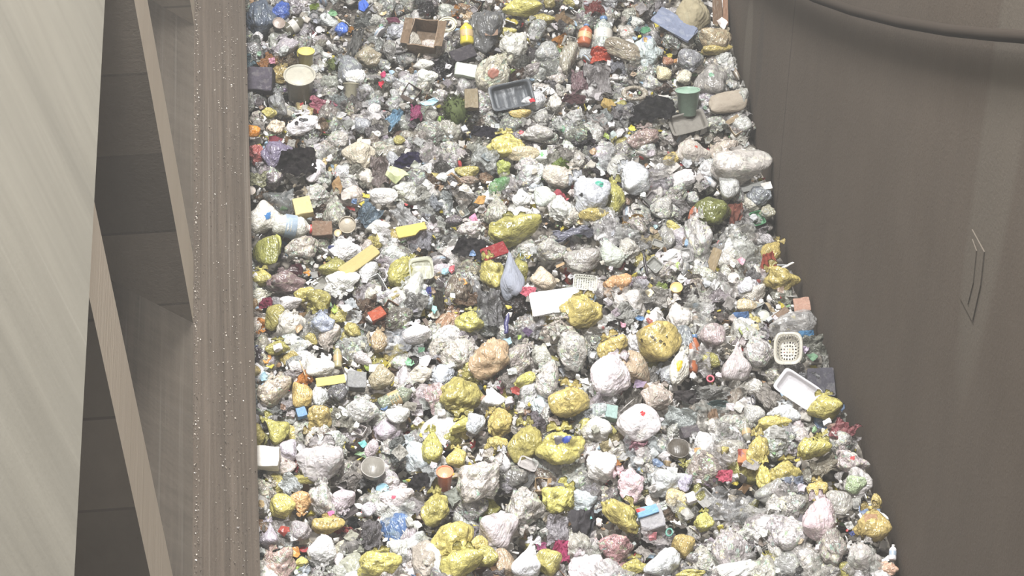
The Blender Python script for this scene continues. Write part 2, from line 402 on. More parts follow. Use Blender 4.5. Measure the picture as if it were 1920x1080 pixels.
def shard_mesh(name, seed, n=10, thick=0.05):
    r_ = random.Random(seed); o = rvec(r_); bm = bmesh.new()
    k = r_.choice((4, 4, 5, 6)); a0 = r_.uniform(0, 6.28)
    pts = [Vector((math.cos(a0 + 6.283 * i / k), math.sin(a0 + 6.283 * i / k), 0)) * r_.uniform(0.65, 1.1) for i in range(k)]
    bm.faces.new([bm.verts.new(p) for p in pts])
    bmesh.ops.triangulate(bm, faces=bm.faces[:])
    bmesh.ops.subdivide_edges(bm, edges=bm.edges[:], cuts=3, use_grid_fill=True)
    ba = r_.uniform(0, 3.14); bd = Vector((math.cos(ba), math.sin(ba), 0)); kk = r_.uniform(-0.55, 0.55)
    for v in bm.verts:
        q = v.co.dot(bd); v.co.z = kk * q * q + 0.16 * noise.noise(v.co * 2 + o); v.co += 0.1 * Vector((noise.noise(v.co * 3 + o), noise.noise(v.co * 3 - o), 0))
    bmesh.ops.solidify(bm, geom=bm.faces[:], thickness=thick)
    return finish(name, bm, smooth=False)

def lathe(name, prof, seg=28, warp=0.0, seed=0, axis='z'):
    bm = bmesh.new(); rings = []
    for (r, z) in prof:
        rings.append([bm.verts.new((r * math.cos(6.28318 * i / seg), r * math.sin(6.28318 * i / seg), z)) for i in range(seg)])
    for a, b in zip(rings, rings[1:]):
        for i in range(seg): bm.faces.new((a[i], a[(i + 1) % seg], b[(i + 1) % seg], b[i]))
    if prof[0][0] > 1e-4: bm.faces.new(rings[0][::-1])
    if prof[-1][0] > 1e-4: bm.faces.new(rings[-1])
    bmesh.ops.remove_doubles(bm, verts=bm.verts[:], dist=1e-4)
    if warp:
        o = Vector((seed * 3.1, 7, 2))
        for v in bm.verts: v.co += warp * Vector((noise.noise(v.co * 1.6 + o), noise.noise(v.co * 1.6 - o), 0))
    if axis == 'x':
        for v in bm.verts: v.co = Vector((v.co.z, v.co.y, -v.co.x))
    return finish(name, bm, normalise=False)

def bottle_mesh(name, seed):
    p = [(0.0, -1), (0.82, -1), (0.95, -0.93), (1.0, -0.8)]
    for i in range(7): p += [(1.0, -0.75 + i * 0.15), (0.93, -0.69 + i * 0.15)]
    p += [(1.0, 0.32), (0.92, 0.45), (0.66, 0.62), (0.42, 0.74), (0.34, 0.8), (0.34, 0.86), (0.0, 0.86)]
    return lathe(name, p, 24, 0.16, seed, 'x')
CAP = lathe('cap', [(0, 0.84), (0.42, 0.84), (0.42, 1.0), (0, 1.0)], 16, 0, 0, 'x')
def cup_mesh(name, seed, rim=0.08):
    return lathe(name, [(0, -1), (0.70, -1), (0.74, -0.95), (0.96, 0.90), (1.0, 0.92), (1.0, 1.0), (0.94, 1.0), (0.90, 0.9), (0.70, -0.85), (0, -0.88)], 28, 0.10, seed)
def bowl_mesh(name, seed):
    return lathe(name, [(0, -1), (0.45, -1), (0.75, -0.55), (0.93, 0.2), (1.0, 0.9), (1.0, 1.0), (0.95, 1.0), (0.87, 0.2), (0.68, -0.45), (0.4, -0.86), (0, -0.86)], 28, 0.12, seed)
def ring_mesh(name, minor=0.22):
    bm = bmesh.new(); R, S = 28, 10; g = []
    for i in range(R):
        a = 6.28318 * i / R
        g.append([bm.verts.new(((1 - minor + minor * math.cos(6.28318 * k / S)) * math.cos(a), (1 - minor + minor * math.cos(6.28318 * k / S)) * math.sin(a), minor * math.sin(6.28318 * k / S))) for k in range(S)])
    for i in range(R):
        for k in range(S): bm.faces.new((g[i][k], g[(i + 1) % R][k], g[(i + 1) % R][(k + 1) % S], g[i][(k + 1) % S]))
    return finish(name, bm, normalise=False)
def tube_mesh(name, pts, rad, seg=8):
    bm = bmesh.new(); rings = []; n = len(pts)
    for i, p in enumerate(pts):
        p = Vector(p); t = (Vector(pts[min(n - 1, i + 1)]) - Vector(pts[max(0, i - 1)])).normalized()
        a = t.cross(Vector((0.13, 0.21, 0.97))).normalized(); b = t.cross(a)
        rings.append([bm.verts.new(p + rad * (a * math.cos(6.28318 * k / seg) + b * math.sin(6.28318 * k / seg))) for k in range(seg)])
    for a, b in zip(rings, rings[1:]):
        for k in range(seg): bm.faces.new((a[k], a[(k + 1) % seg], b[(k + 1) % seg], b[k]))
    bm.faces.new(rings[0][::-1]); bm.faces.new(rings[-1])
    return finish(name, bm, normalise=False)
def coil_mesh(name):
    pts = [((1 - 0.10 * t / 6.28) * math.cos(t) * 0.88, (1 - 0.10 * t / 6.28) * math.sin(t) * 0.88, 0.1 * math.sin(t * 0.7)) for t in [i * 0.22 for i in range(116)]]
    return tube_mesh(name, pts, 0.085)
def tray_mesh(name, seed, power=6.0, n=36, holes=0, wall=0.12, depth=1.0, ribs=True):
    """open tray: raised rim, sloping sides, flat bottom"""
    bm = bmesh.new(); g = []
    for i in range(n + 1):
        row = []
        for k in range(n + 1):
            a, b = 2 * i / n - 1, 2 * k / n - 1
            e = max(abs(a), abs(b)); L = (abs(a) ** power + abs(b) ** power) ** (1 / power) or 1
            f = e / L if L > 0 else 1
            x, y = a * f, b * f
            z = -depth + 2 * depth * sm(1 - wall * 2.2, 1 - wall * 0.8, e)
            if e > 0.999: z -= 0.25 * depth
            if ribs and e < 1 - wall * 2.4: z += 0.12 * depth * (abs(math.sin(a * 7)) > 0.8)
            z += 0.22 * noise.noise(Vector((x * 1.2, y * 1.2, seed * 3.7)))
            row.append(bm.verts.new((x, y, z)))
        g.append(row)
    for i in range(n):
        for k in range(n):
            if holes:
                e = max(abs(2 * (i + .5) / n - 1), abs(2 * (k + .5) / n - 1))
                if e < 1 - wall * 1.0 and (i % holes) in (1, 2) and (k % holes) in (1, 2): continue
            bm.faces.new((g[i][k], g[i + 1][k], g[i + 1][k + 1], g[i][k + 1]))
    bmesh.ops.solidify(bm, geom=bm.faces[:], thickness=0.05)
    return finish(name, bm, smooth=True)
def block_mesh(name, seed, bev=0.05, warp=0.08, nick=0.0):
    bm = bmesh.new(); bmesh.ops.create_cube(bm, size=2)
    bmesh.ops.bevel(bm, geom=bm.edges[:], offset=bev, segments=2, affect='EDGES')
    bmesh.ops.triangulate(bm, faces=bm.faces[:])
    bmesh.ops.subdivide_edges(bm, edges=[e for e in bm.edges if e.calc_length() > 0.5], cuts=4, use_grid_fill=True)
    o = Vector((seed * 5.3, 1, 4))
    for v in bm.verts:
        v.co += warp * 2 * Vector((noise.noise(v.co * 0.9 + o), noise.noise(v.co * 0.9 - o), noise.noise(v.co * 0.9 + o * 2))) + 0.3 * warp * Vector((noise.noise(v.co * 4 + o), noise.noise(v.co * 4 - o), noise.noise(v.co * 4)))
        if nick and v.co.x > 0.2 and v.co.y < -0.1: v.co.y = v.co.y * 0.3
    return finish(name, bm, smooth=False)
def box_mesh(name, seed):
    """open carton: four thick walls and a bottom"""
    bm = bmesh.new(); t = 0.07
    o = [(-1, -1), (1, -1), (1, 1), (-1, 1)]; i_ = [(x * (1 - t), y * (1 - t)) for x, y in o]
    ob = [bm.verts.new((x * 0.96, y * 0.96, -1)) for x, y in o]; ot = [bm.verts.new((x, y, 1)) for x, y in o]
    it = [bm.verts.new((x, y, 1)) for x, y in i_]; ib = [bm.verts.new((x, y, -0.9)) for x, y in i_]
    bm.faces.new(ob[::-1]); bm.faces.new(ib)
    for k in range(4):
        q = (k + 1) % 4
        bm.faces.new((ob[k], ob[q], ot[q], ot[k])); bm.faces.new((ot[k], ot[q], it[q], it[k])); bm.faces.new((it[k], it[q], ib[q], ib[k]))
    bmesh.ops.triangulate(bm, faces=bm.faces[:])
    bmesh.ops.subdivide_edges(bm, edges=[e for e in bm.edges if e.calc_length() > 0.6], cuts=3, use_grid_fill=True)
    w = Vector((seed * 2.7, 3, 1))
    for v in bm.verts: v.co += 0.16 * Vector((noise.noise(v.co * 0.8 + w), noise.noise(v.co * 0.8 - w), 0.5 * noise.noise(v.co + w)))
    return finish(name, bm, normalise=False, smooth=False)
def flap_mesh(name, seed, side):
    bm = bmesh.new(); g = []
    for i in range(6):
        row = []
        for k in range(4):
            x = -0.95 + 1.9 * i / 5; t = k / 3
            row.append(bm.verts.new((x, 0.98 + 0.62 * t, 1.0 + 0.28 * t - 0.2 * t * t + 0.05 * noise.noise(Vector((x * 2, t, seed))))))
        g.append(row)
    for i in range(5):
        for k in range(3): bm.faces.new((g[i][k], g[i + 1][k], g[i + 1][k + 1], g[i][k + 1]))
    bmesh.ops.solidify(bm, geom=bm.faces[:], thickness=0.04)
    for v in bm.verts:
        if side == 'x': v.co = Vector((v.co.y, -v.co.x, v.co.z))
        elif side == '-x': v.co = Vector((-v.co.y, v.co.x, v.co.z))
    return finish(name, bm, normalise=False, smooth=False)
def weed_mesh(name, seed, n=420):
    r_ = random.Random(seed); bm = bmesh.new()
    for i in range(n):
        a = r_.uniform(0, 6.28); q = math.sqrt(r_.random()); b = Vector((q * math.cos(a), q * math.sin(a), 0.75 * math.sqrt(max(0, 1 - q * q)) * r_.uniform(0.2, 1) - 0.3))
        d = Vector((r_.gauss(0, 0.7), r_.gauss(0, 0.7), 0.7)).normalized(); s = d.cross(Vector((r_.random(), r_.random(), r_.random()))).normalized()
        L, w = r_.uniform(0.15, 0.42), r_.uniform(0.015, 0.05); m = b + d * L * 0.55 + s * 0.02; e = b + d * L + Vector((d.x, d.y, -0.5)) * L * 0.3
        vs = [bm.verts.new(p) for p in (b - s * w, b + s * w, m + s * w, m - s * w, e)]
        bm.faces.new(vs[:4]); bm.faces.new((vs[3], vs[2], vs[4]))
    core = bmesh.ops.create_icosphere(bm, subdivisions=3, radius=0.8)
    for v in core['verts']: v.co.z *= 0.6; v.co *= 1 + 0.3 * noise.noise(v.co * 3)
    return finish(name, bm)
def patch_mesh(base, name, cx, cy, rad, seed, off=0.010):
    """a printed or stuck patch lying on the front of a shape"""
    c = Vector((cx, cy, math.sqrt(max(0.05, 1 - cx * cx - cy * cy)))).normalized(); bm = bmesh.new(); vm = {}
    for p in base.polygons:
        q = p.center.normalized()
        if q.z > 0 and (q - c).length < rad * (1 + 0.45 * noise.noise(q * 5 + Vector((seed * 2.3, 0, 0)))):
            vs = []
            for i in p.vertices:
                if i not in vm:
                    v = base.vertices[i]; vm[i] = bm.verts.new(v.co + v.normal * off)
                vs.append(vm[i])
            bm.faces.new(vs)
    if not bm.faces: bm.free(); return None
    for f in bm.faces: f.smooth = True
    me = bpy.data.meshes.new(name); bm.to_mesh(me); bm.free(); return me

PROTO = {}
for st, n in (('round', 7), ('lumpy', 8), ('crumple', 8), ('cone', 3), ('wrinkle', 4), ('ball', 3), ('pillow', 3)):
    PROTO[st] = [bag_mesh('bag_' + st, 100 + 13 * i + 7 * len(st), st) for i in range(n)]
PROTO['knot'] = [knot_mesh('knot', i) for i in range(4)]
PROTO['ear'] = [ear_mesh('bag_ear', i, sx) for i in range(4) for sx in (-1, 1)]
PROTO['band'] = [lathe('label_band', [(1.02, -0.42), (1.03, -0.4), (1.03, 0.12), (1.02, 0.14)], 24, 0, 0, 'x')]
PROTO['rim'] = [lathe('rim', [(0.97, 0.95), (1.04, 0.95), (1.05, 1.0), (1.04, 1.04), (0.95, 1.04), (0.94, 1.0), (0.97, 0.95)], 28)]
PROTO['sheet'] = [sheet_mesh('film', 300 + i, 1.0) for i in range(8)]
PROTO['flat'] = [sheet_mesh('sheet', 340 + i, 0.35, 20, 0.12) for i in range(4)]
PROTO['cloth'] = [sheet_mesh('cloth', 380 + i, 0.8, 30, 0.4) for i in range(3)]
PROTO['shard'] = [shard_mesh('scrap', 500 + i) for i in range(12)]
PROTO['chunk'] = [block_mesh('chunk', 20 + i, 0.12, 0.22) for i in range(5)]
PROTO['block'] = [block_mesh('block', 40 + i, 0.05, 0.06) for i in range(3)]
PROTO['nicked'] = [block_mesh('block', 47, 0.05, 0.06, 1)]
PROTO['bottle'] = [bottle_mesh('bottle', i) for i in range(4)]
PROTO['cup'] = [cup_mesh('cup', i) for i in range(3)]
PROTO['bowl'] = [bowl_mesh('bowl', i) for i in range(3)]
PROTO['ring'] = [ring_mesh('ring')]
PROTO['coil'] = [coil_mesh('hose')]
PROTO['stick'] = [tube_mesh('stick', [(-1 + 0.2 * i, 0.35 * noise.noise(Vector((i * 0.3, k * 7, 0))), 0) for i in range(11)], 0.8 if False else 0.5, 10) for k in range(3)]
PROTO['tray'] = [tray_mesh('tray', i, 8) for i in range(3)]
PROTO['lid'] = [tray_mesh('lid', 5 + i, 5, 24, 0, 0.08, 0.4, False) for i in range(2)]
PROTO['basket'] = [tray_mesh('basket', 9, 3.6, 40, 4, 0.2, 1.0, False)]
PROTO['slotted'] = [tray_mesh('basket', 11, 10, 40, 4, 0.1, 0.5, False)]
PROTO['box'] = [box_mesh('box', i) for i in range(3)]
PROTO['flapa'] = [flap_mesh('flap', 1, 'y')]; PROTO['flapb'] = [flap_mesh('flap', 2, 'x')]; PROTO['flapc'] = [flap_mesh('flap', 3, '-x')]
PROTO['weed'] = [weed_mesh('weeds', 3)]

# ------------------------------------------------------------------ what lies on the heap
# kind | across | down | width | height | turn | colour | label (a leading * marks the ones others are described by) | extras
TABLE = '''
F|489|30|58|80|0|86,96,112|*blue-grey film sack against left ledge|st:crumple
F|524|24|38|48|0|58,92,180|*bright blue film below top edge|z:.1,st:crumple
U|522|48|22|20|0|120,105,95|brown-rimmed tub under the bright blue film|z:.15
O|553|48|44|24|35|88,84,68|olive grey bottle beside the blue film|
B|640|55|25|23|0|52,96,190|*small round bright blue bag|st:ball
P|681|10|22|24|20|60,98,195|blue scrap near the top edge|
P|738|38|28|12|-10|92,42,62|maroon scrap near the top edge|
U|574|117|30|46|0|196,180,95|*yellow tub with pale rim|t:-35
W|626|120|38|42|0|84,92,52|*dark olive tuft of weeds|
B|655|133|50|52|0|120,122,126||st:round
B|668|143|34|34|0|225,225,222|*bright white bulging small bag|z:.12
Y|530|140|44|32|0|165,140,55||
U|562|162|56|50|20|150,146,132|*grey tub with curved pale rim|t:-22,i:104,100,94
K|489|152|48|44|-5|78,72,82|*dark grey box against left ledge|st:block
P|717|160|24|14|-40|205,38,62|*small bright red scrap|
P|719|140|13|13|0|185,50,95||
C|733|150|24|28|0|160,160,165||
U|658|176|29|36|5|156,150,126|*beige plastic cup|t:-70
F|604|198|54|26|-20|205,120,140|*pink printed film|
B|520|195|36|48|0|122,122,122||
Y|505|212|30|20|0|195,178,80||
B|568|234|58|42|0|222,218,220|*white bag with black blotches|p:45,42,45,.1,.15,.22;45,42,45,-.4,-.2,.14
B|517|238|35|32|0|205,188,165||
B|476|246|24|24|0|226,142,40|*small orange bag against left ledge|st:ball
P|515|262|30|22|40|115,40,52|*dark red ribbed scrap|
F|734|225|26|48|-35|130,178,210|*light blue film strip|
Y|749|263|22|18|0|180,165,60||
P|624|25|18|15|0|112,155,112|green scrap near the top edge|
B|690|107|52|38|0|142,132,112||
F|664|84|24|66|-15|120,118,114||
J|868|102|46|26|20|62,58,62||m:cloth,d:.3
B|770|75|40|34|0|178,172,160||
R|838|47|40|34|0|200,195,170|*cream hose coil|z:.12,st:coil
O|875|62|46|23|90|200,182,48|*yellow bottle in dark film|z:.15
F|910|60|66|84|0|98,98,98|*dark grey film below top edge|st:crumple
D|921|46|24|46|0|132,106,88|brown board inside the dark grey film|z:.25
K|797|72|48|54|-10|134,112,90|*open brown cardboard box|
Y|980|12|74|34|0|196,182,62|*big yellow bag at top edge|k
Y|1012|36|56|22|0|172,155,70||
Y|950|63|38|24|0|186,170,72|*small mustard yellow bag near top|
B|965|89|60|48|0|184,182,174|*grey-white bag below mustard bag|
C|1006|55|44|36|0|150,150,148||
B|1026|100|46|44|0|142,142,140||
B|1066|112|36|62|0|142,136,122|*upright greyish bag near orange bottle|
B|800|146|42|28|0|205,206,196||
B|795|121|40|22|0|200,198,190||
J|873|133|40|24|-10|205,214,198|*white foam slab|
C|926|140|66|72|0|178,172,155|*mottled clear bag with red scraps|p:150,100,85,.1,-.35,.25
W|852|207|60|80|10|74,84,46|*clump of green weeds|z:.08
J|884|187|26|38|0|124,112,90|brown stump beside the green weeds|z:.2,m:card
T|959|180|80|48|12|108,113,120|*dark grey plastic basin|m:hard,z:.1
B|1001|190|44|34|0|182,182,184||
P|998|188|12|8|0|205,50,60||z:.2
P|803|192|38|12|5|168,208,222|*pale blue flat scrap|z:.1
F|780|210|24|32|0|195,80,135|*magenta crumpled scrap|
Y|827|225|16|18|0|152,182,60||
G|1075|188|48|24|0|98,70,72|dark maroon rag|
Y|975|214|42|18|0|195,168,55||
B|1040|192|28|38|0|190,186,178||
Y|948|272|70|46|4|200,182,48|*smooth bright yellow bag|d:.55,z:.06
B|1008|250|64|30|0|166,162,158||
B|1075|220|42|30|0|150,148,146||
I|1020|170|20|8|40|200,204,204||
G|905|250|52|30|0|54,50,60|*black cloth below green weeds|
F|1085|152|34|54|0|155,125,130||
O|1097|66|42|24|80|180,95,58|*orange-brown bottle|
O|1131|64|70|32|85|170,176,170|*large clear bottle|m:clear
F|1125|103|44|30|0|232,92,60|*coral red film|
D|1265|46|84|36|-38|112,120,142|*slate blue board|z:.1
B|1300|30|66|74|-8|148,138,112|*big beige wrinkled paper sack at top|st:wrinkle,m:paper
D|1345|20|18|60|-4|98,76,58|*upright brown plank by brown wall|
D|1361|22|10|56|-4|122,88,66|narrow reddish plank in the top corner|
B|1349|73|58|52|0|150,134,108|*brownish bag by upright plank|
P|1354|42|22|26|10|215,205,200||z:.2
Y|1344|94|58|18|0|172,150,58||
B|1214|100|52|60|0|172,182,182|*bluish white bag with blue top|p:110,120,150,.1,.75,.3;190,150,85,.0,.55,.12
B|1170|97|78|36|-25|128,118,102|*long tan bag|st:pillow
B|1253|115|21|17|0|145,95,68||st:ball
B|1282|144|29|29|0|195,190,170|*small cream white ball|st:ball
B|1245|138|28|28|0|188,178,145||st:ball
B|1332|150|62|60|0|130,126,122|*round grey bag|st:ball,p:80,125,95,.0,.1,.12
U|1290|192|44|46|0|122,148,130|*green cup with tan inside|t:-48,z:.1,i:176,150,105
J|1364|193|72|40|10|146,135,120|*long brownish block bag|st:pillow
B|1403|187|28|50|0|142,140,134||
G|1225|205|80|52|-18|46,44,46|*torn black plastic heap|
P|1140|195|28|24|0|155,128,66||
P|1186|241|15|13|0|225,214,66||
P|1210|56|22|15|0|70,125,90||
F|1102|143|24|18|0|175,90,110||
B|1206|259|58|42|0|138,118,112||
R|1190|175|50|30|0|154,144,128||m:film
T|1290|232|68|42|15|156,150,140|*pale dish holding red scraps|p:145,60,60,-.1,.1,.3
B|1295|112|48|42|0|126,126,130||
F|1120|152|52|72|0|166,160,160|*pale draped film under coral film|
F|1157|122|30|34|0|142,142,150||
F|482|291|42|38|0|175,85,80|*reddish film against left ledge|st:crumple
F|520|292|62|54|0|126,116,142|*purple-grey crumpled film|st:crumple
G|556|306|80|62|12|44,38,40|*black torn sheet|
F|485|335|36|32|0|178,176,138||
S|529|369|64|52|0|112,116,116|*sheer grey bag with radiating folds|st:cone
J|568|390|34|36|12|188,174,122|*cream foam wedge|z:.1
B|494|413|56|58|0|220,215,205|*round white bag with blue print|st:ball,z:.08,p:70,120,175,.25,-.05,.2
O|549|425|74|40|-6|212,211,200|*white bottle beside the round bag|m:bag
Y|497|473|56|60|0|150,145,70|*olive yellow bag against left ledge|st:pillow
Y|520|460|16|42|5|205,200,95||
Y|488|521|48|32|0|190,174,62||
B|536|530|72|42|0|122,102,102|*mauve grey bag|
G|553|508|30|28|0|88,50,56||
C|566|465|62|48|0|182,172,162||
B|647|472|66|44|-5|212,209,210|*creased white bag above foam bar|p:40,45,80,-.85,.25,.16
J|673|491|82|24|38|172,157,98|*long cream foam bar|z:.12,d:.4
Y|624|503|52|32|0|165,155,78||
B|720|369|52|30|0|212,208,204|*white pillow-shaped bag|st:pillow
U|652|424|30|52|0|156,146,128|*beige tube with dark opening|t:20,i:60,50,45
F|690|400|42|48|0|128,150,168|*light blue-grey film|
P|744|326|42|32|0|196,204,148|pale lime film wedge|
F|712|322|36|62|0|154,138,134||
K|604|431|38|28|0|124,98,78|small brown box|st:block
P|632|349|20|38|0|145,112,70||
C|595|366|46|46|0|182,178,172||
C|626|396|42|62|0|158,154,144||
F|758|408|44|54|0|208,208,208|*white peaked film|
J|772|432|58|22|12|196,178,92|*yellow foam piece with notch|z:.1,st:nicked,d:.3
B|710|425|46|27|0|206,204,198||
B|672|291|62|52|0|195,185,165|*pale bag with dark underside|
G|765|300|52|28|0|52,46,80|*dark navy cloth|
B|690|510|38|44|0|200,200,200||
Y|756|512|54|66|0|182,170,72|*mottled yellow bag beside square lid|
B|980|290|62|28|0|190,176,145||st:pillow
K|1015|293|22|18|0|230,230,220||st:block,p:90,170,90,0,0,.3
S|936|350|38|34|0|100,158,92|*translucent green bag|st:lumpy
Y|945|315|28|32|0|165,168,60||
Y|875|323|46|24|0|178,162,70||
B|880|337|36|18|0|142,120,105||
P|873|352|26|16|0|240,235,220||
P|900|375|28|18|40|178,132,66|orange-tan board scrap|
B|978|375|33|31|0|230,230,226|*small bright white bag|st:ball,p:60,55,55,.2,.1,.08
B|980|401|40|27|0|220,218,210||
B|1017|369|42|40|0|202,208,198|*pale mint bag|st:ball
C|930|396|46|58|0|178,174,162||
Y|966|434|98|54|-4|178,166,70|*large mottled yellow bag|k,z:.06
B|1104|364|76|74|0|182,184,190|*pale grey bag with green print|z:.08,p:70,150,130,.42,.3,.14;70,150,130,.5,.12,.08;40,40,40,-.62,-.35,.1
B|850|413|38|22|0|92,84,88|dark mauve bag|
G|880|470|66|54|0|58,54,56|*black crumpled plastic|
D|927|471|48|26|22|140,38,42|*dark red board|z:.12
Y|922|513|46|62|12|188,172,48|*shiny yellow bag below red board|z:.06
Y|976|510|32|52|0|166,156,62||
V|960|516|46|92|0|148,152,164|*blue-grey pointed cloth|z:.14
T|790|505|44|42|5|204,204,180|*square pale lid|st:lid,z:.14,m:hard
F|1070|436|84|28|12|152,152,170|*lilac grey draped film|
C|1030|470|62|44|0|172,168,162||
B|1092|490|70|50|0|152,147,142|*round grey patterned bag|st:wrinkle
B|1020|525|46|38|0|198,182,160|*beige ball-shaped bag|st:ball
P|888|412|16|26|0|238,130,165||z:.1
C|880|428|48|28|0|212,202,200||
B|1400|312|108|62|-12|176,170,164|*large pale bag by brown wall|z:.05
B|1355|285|64|44|0|166,154,142||
B|1300|286|64|48|0|172,164,156|*pale bag with red spot|p:175,75,60,.05,.15,.1
Y|1258|298|32|28|0|198,172,80||
B|1190|336|58|62|0|194,196,200|*smooth bluish white bag|
B|1361|345|40|62|25|182,182,180||st:cone
Y|1335|396|66|58|0|108,108,48|*dark olive bag|d:.8
P|1300|402|20|36|0|158,84,56|rust brown piece beside olive bag|
G|1380|402|30|44|0|152,92,76|rusty red rag beside olive bag|
Y|1152|372|42|64|0|172,162,70||
Y|1114|401|58|32|0|186,164,68|*yellow bag under grey printed bag|
Y|1263|426|32|15|-40|200,182,75||st:pillow
C|1310|452|52|92|0|178,174,172||
B|1430|368|48|38|0|118,121,126||
K|1448|350|20|14|10|228,222,215|*small white carton by brown wall|st:block
B|1455|396|30|30|0|150,145,126||
T|1420|410|24|28|20|80,150,100|*green food tray|m:hard
Y|1467|470|38|46|0|184,160,50|*yellow bag by brown wall|
G|1441|502|32|58|5|175,80,62|*red-orange cloth|
Y|1490|522|54|54|0|184,162,52|*mottled yellow bag beside red-orange cloth|
I|1480|498|26|8|25|225,220,210||
D|1336|494|18|60|-22|136,118,88|*long brown board|
B|1195|530|38|24|0|116,100,110|mauve oval bag|
P|1255|480|34|16|25|222,222,222||
Y|1158|536|54|44|0|205,155,42|*orange-yellow bag|
I|1210|495|40|9|-80|46,40,44|short black stick|
B|1290|457|15|15|0|130,162,195||st:ball
F|1185|416|48|22|0|175,130,45||
T|1097|531|44|30|-8|228,228,216|*white slotted basket|st:slotted,m:hard,z:.12
D|1410|350|44|14|10|154,154,150||
G|498|568|26|20|0|150,60,85|*dark magenta rag|
Y|515|596|50|46|0|162,148,50|*round olive yellow bag|st:ball
B|546|610|54|44|0|202,196,186||
Y|570|553|38|30|0|202,184,60||
Y|597|562|46|42|0|170,156,70|*dull yellow bag left of teal specks|
B|545|568|40|26|0|218,212,210||
B|605|606|48|38|0|158,164,180|*blue-grey bag|
Y|662|618|36|28|0|186,168,58||
P|648|576|26|16|-10|235,235,235||
K|706|592|30|20|30|172,78,52|*red-brown printed packet|st:block
B|600|688|54|36|0|246,242,234|*bright white smooth bag|st:ball,z:.06
J|620|714|54|16|8|206,190,112|*flat cream yellow board|z:.12,d:.3
B|632|736|44|40|0|94,92,94|*dark charcoal bag|
K|668|715|36|32|-5|142,142,142|grey box beside cream yellow board|st:block
Y|567|742|38|50|0|212,180,36|*bright yellow egg-shaped bag|st:ball,z:.05
B|600|743|32|42|0|210,212,210||
C|515|736|64|54|0|200,185,168||
K|565|775|18|18|15|115,155,205|small blue packet|st:block
Y|516|806|48|52|0|188,176,70|*pointed yellow bag|st:cone
Y|598|786|48|52|0|186,160,62||
B|715|712|44|44|0|172,160,132|*round beige bag|st:ball
O|745|746|70|28|25|150,158,134|*greenish bottle|m:clear
C|680|770|64|44|0|208,206,202||
B|745|780|46|34|0|218,216,214||
B|777|626|64|40|8|232,228,230|*bright white creased bag|z:.05,st:wrinkle
B|712|640|34|44|0|178,155,122||
P|768|680|18|18|0|140,200,155||
Y|520|652|48|30|0|172,160,66||
U|484|658|16|17|0|58,80,150|small blue cup against left ledge|t:10,i:200,180,150
J|706|692|28|15|0|232,226,206||
O|633|670|42|15|90|168,158,116||
Y|880|602|58|46|-12|196,184,68|*pale yellow bag left of grey film|z:.05
F|916|580|64|80|0|138,136,137|*grey folded film|
I|950|608|36|15|85|66,64,110|*purple striped tube|z:.1
G|990|548|30|24|0|236,122,142|*pink crumpled cloth|z:.08
D|1040|566|88|46|6|250,250,250|*bright white sheet|z:.1
Y|1090|586|82|60|-8|196,174,50|*crumpled amber yellow bag|z:.08
C|1045|622|70|48|0|164,154,144|*greyish bag below amber bag|
F|917|672|76|80|0|184,154,118|*tan paper bundle|st:crumple,m:bag,z:.05
Y|985|712|46|28|15|206,194,52|*lime yellow crumpled bag|z:.08
Y|866|742|84|66|0|184,168,58|*big olive yellow bag with print|
B|925|746|46|42|0|212,210,210|*smooth white cone-shaped bag|st:cone,z:.08
Y|937|792|58|50|0|202,178,38|*deep yellow torn bag|
Y|868|796|56|24|20|220,204,48||
Y|1066|753|78|66|-12|202,178,40|*shiny yellow bag under tan bundle|z:.06
B|892|796|36|38|0|196,200,208|*round pale blue-grey bag|st:ball,z:.05
C|972|672|50|60|0|172,162,156||
P|985|660|20|20|0|245,240,238||z:.12
C|1072|656|64|74|0|192,188,182||
C|1030|716|64|54|0|198,192,188||
C|818|746|48|54|0|194,168,168||
F|996|790|50|44|20|140,130,136|*black and white striped film|m:film
G|803|549|12|24|0|78,84,170||
G|822|568|22|44|0|68,62,52||
P|815|580|11|16|0|150,215,210||
Y|1233|640|84|74|0|190,166,48|*big round yellow bag|st:ball,z:.1,p:70,60,35,-.72,-.2,.06;70,60,35,-.3,-.15,.06;70,60,35,-.18,-.3,.05;70,60,35,.05,-.35,.07;70,60,35,.22,-.45,.05;70,60,35,.4,-.1,.05;200,140,60,-.4,.55,.2
B|1281|650|36|74|10|116,120,124||st:pillow
O|1299|664|74|24|82|172,92,52|*rust brown bottle|
B|1274|595|50|60|20|212,206,200|*broken white shell-like bag|
B|1275|692|36|64|-15|222,218,206|*white bag with yellow blotch|p:205,175,45,.1,.0,.25
Y|1150|656|62|48|20|204,178,52|*yellow bag left of big round one|
B|1190|646|36|50|15|200,198,200||
B|1194|692|60|54|-20|170,150,126|*beige box-shaped bag|st:pillow
B|1146|706|78|80|-20|218,208,212|*large creased white bag|st:wrinkle,z:.05
B|1232|746|62|48|-15|180,166,156|*knotted grey-brown bag|k
G|1285|742|50|26|0|82,76,76||
F|1332|765|74|22|0|112,136,136|*teal film strip|
B|1200|796|76|68|0|216,210,212|*plump white bag with red mark|st:pillow,z:.08,p:190,40,50,.12,.22,.1
K|1145|775|24|26|-10|142,168,162||st:block
F|1272|786|66|44|-25|198,204,202|*white foam flap|
K|1293|812|34|22|12|86,80,84|dark box under the white foam flap|st:block
B|1335|630|50|44|0|170,154,154|*pinkish grey ball-shaped bag|st:ball
G|1390|596|32|26|0|95,130,180|*dusty blue rag|
B|1404|574|44|24|0|184,168,138||st:pillow
P|1217|548|18|17|0|238,222,175||z:.08
U|1268|545|22|15|0|198,156,90||t:-10
G|1150|608|32|15|15|66,58,56||
R|1332|710|15|15|0|220,85,100|small red ring|
G|1335|785|24|38|0|158,128,102||
P|1200|597|18|11|0|100,140,185||
B|1380|682|54|76|-10|188,178,178|*tall pale triangular bag|st:cone
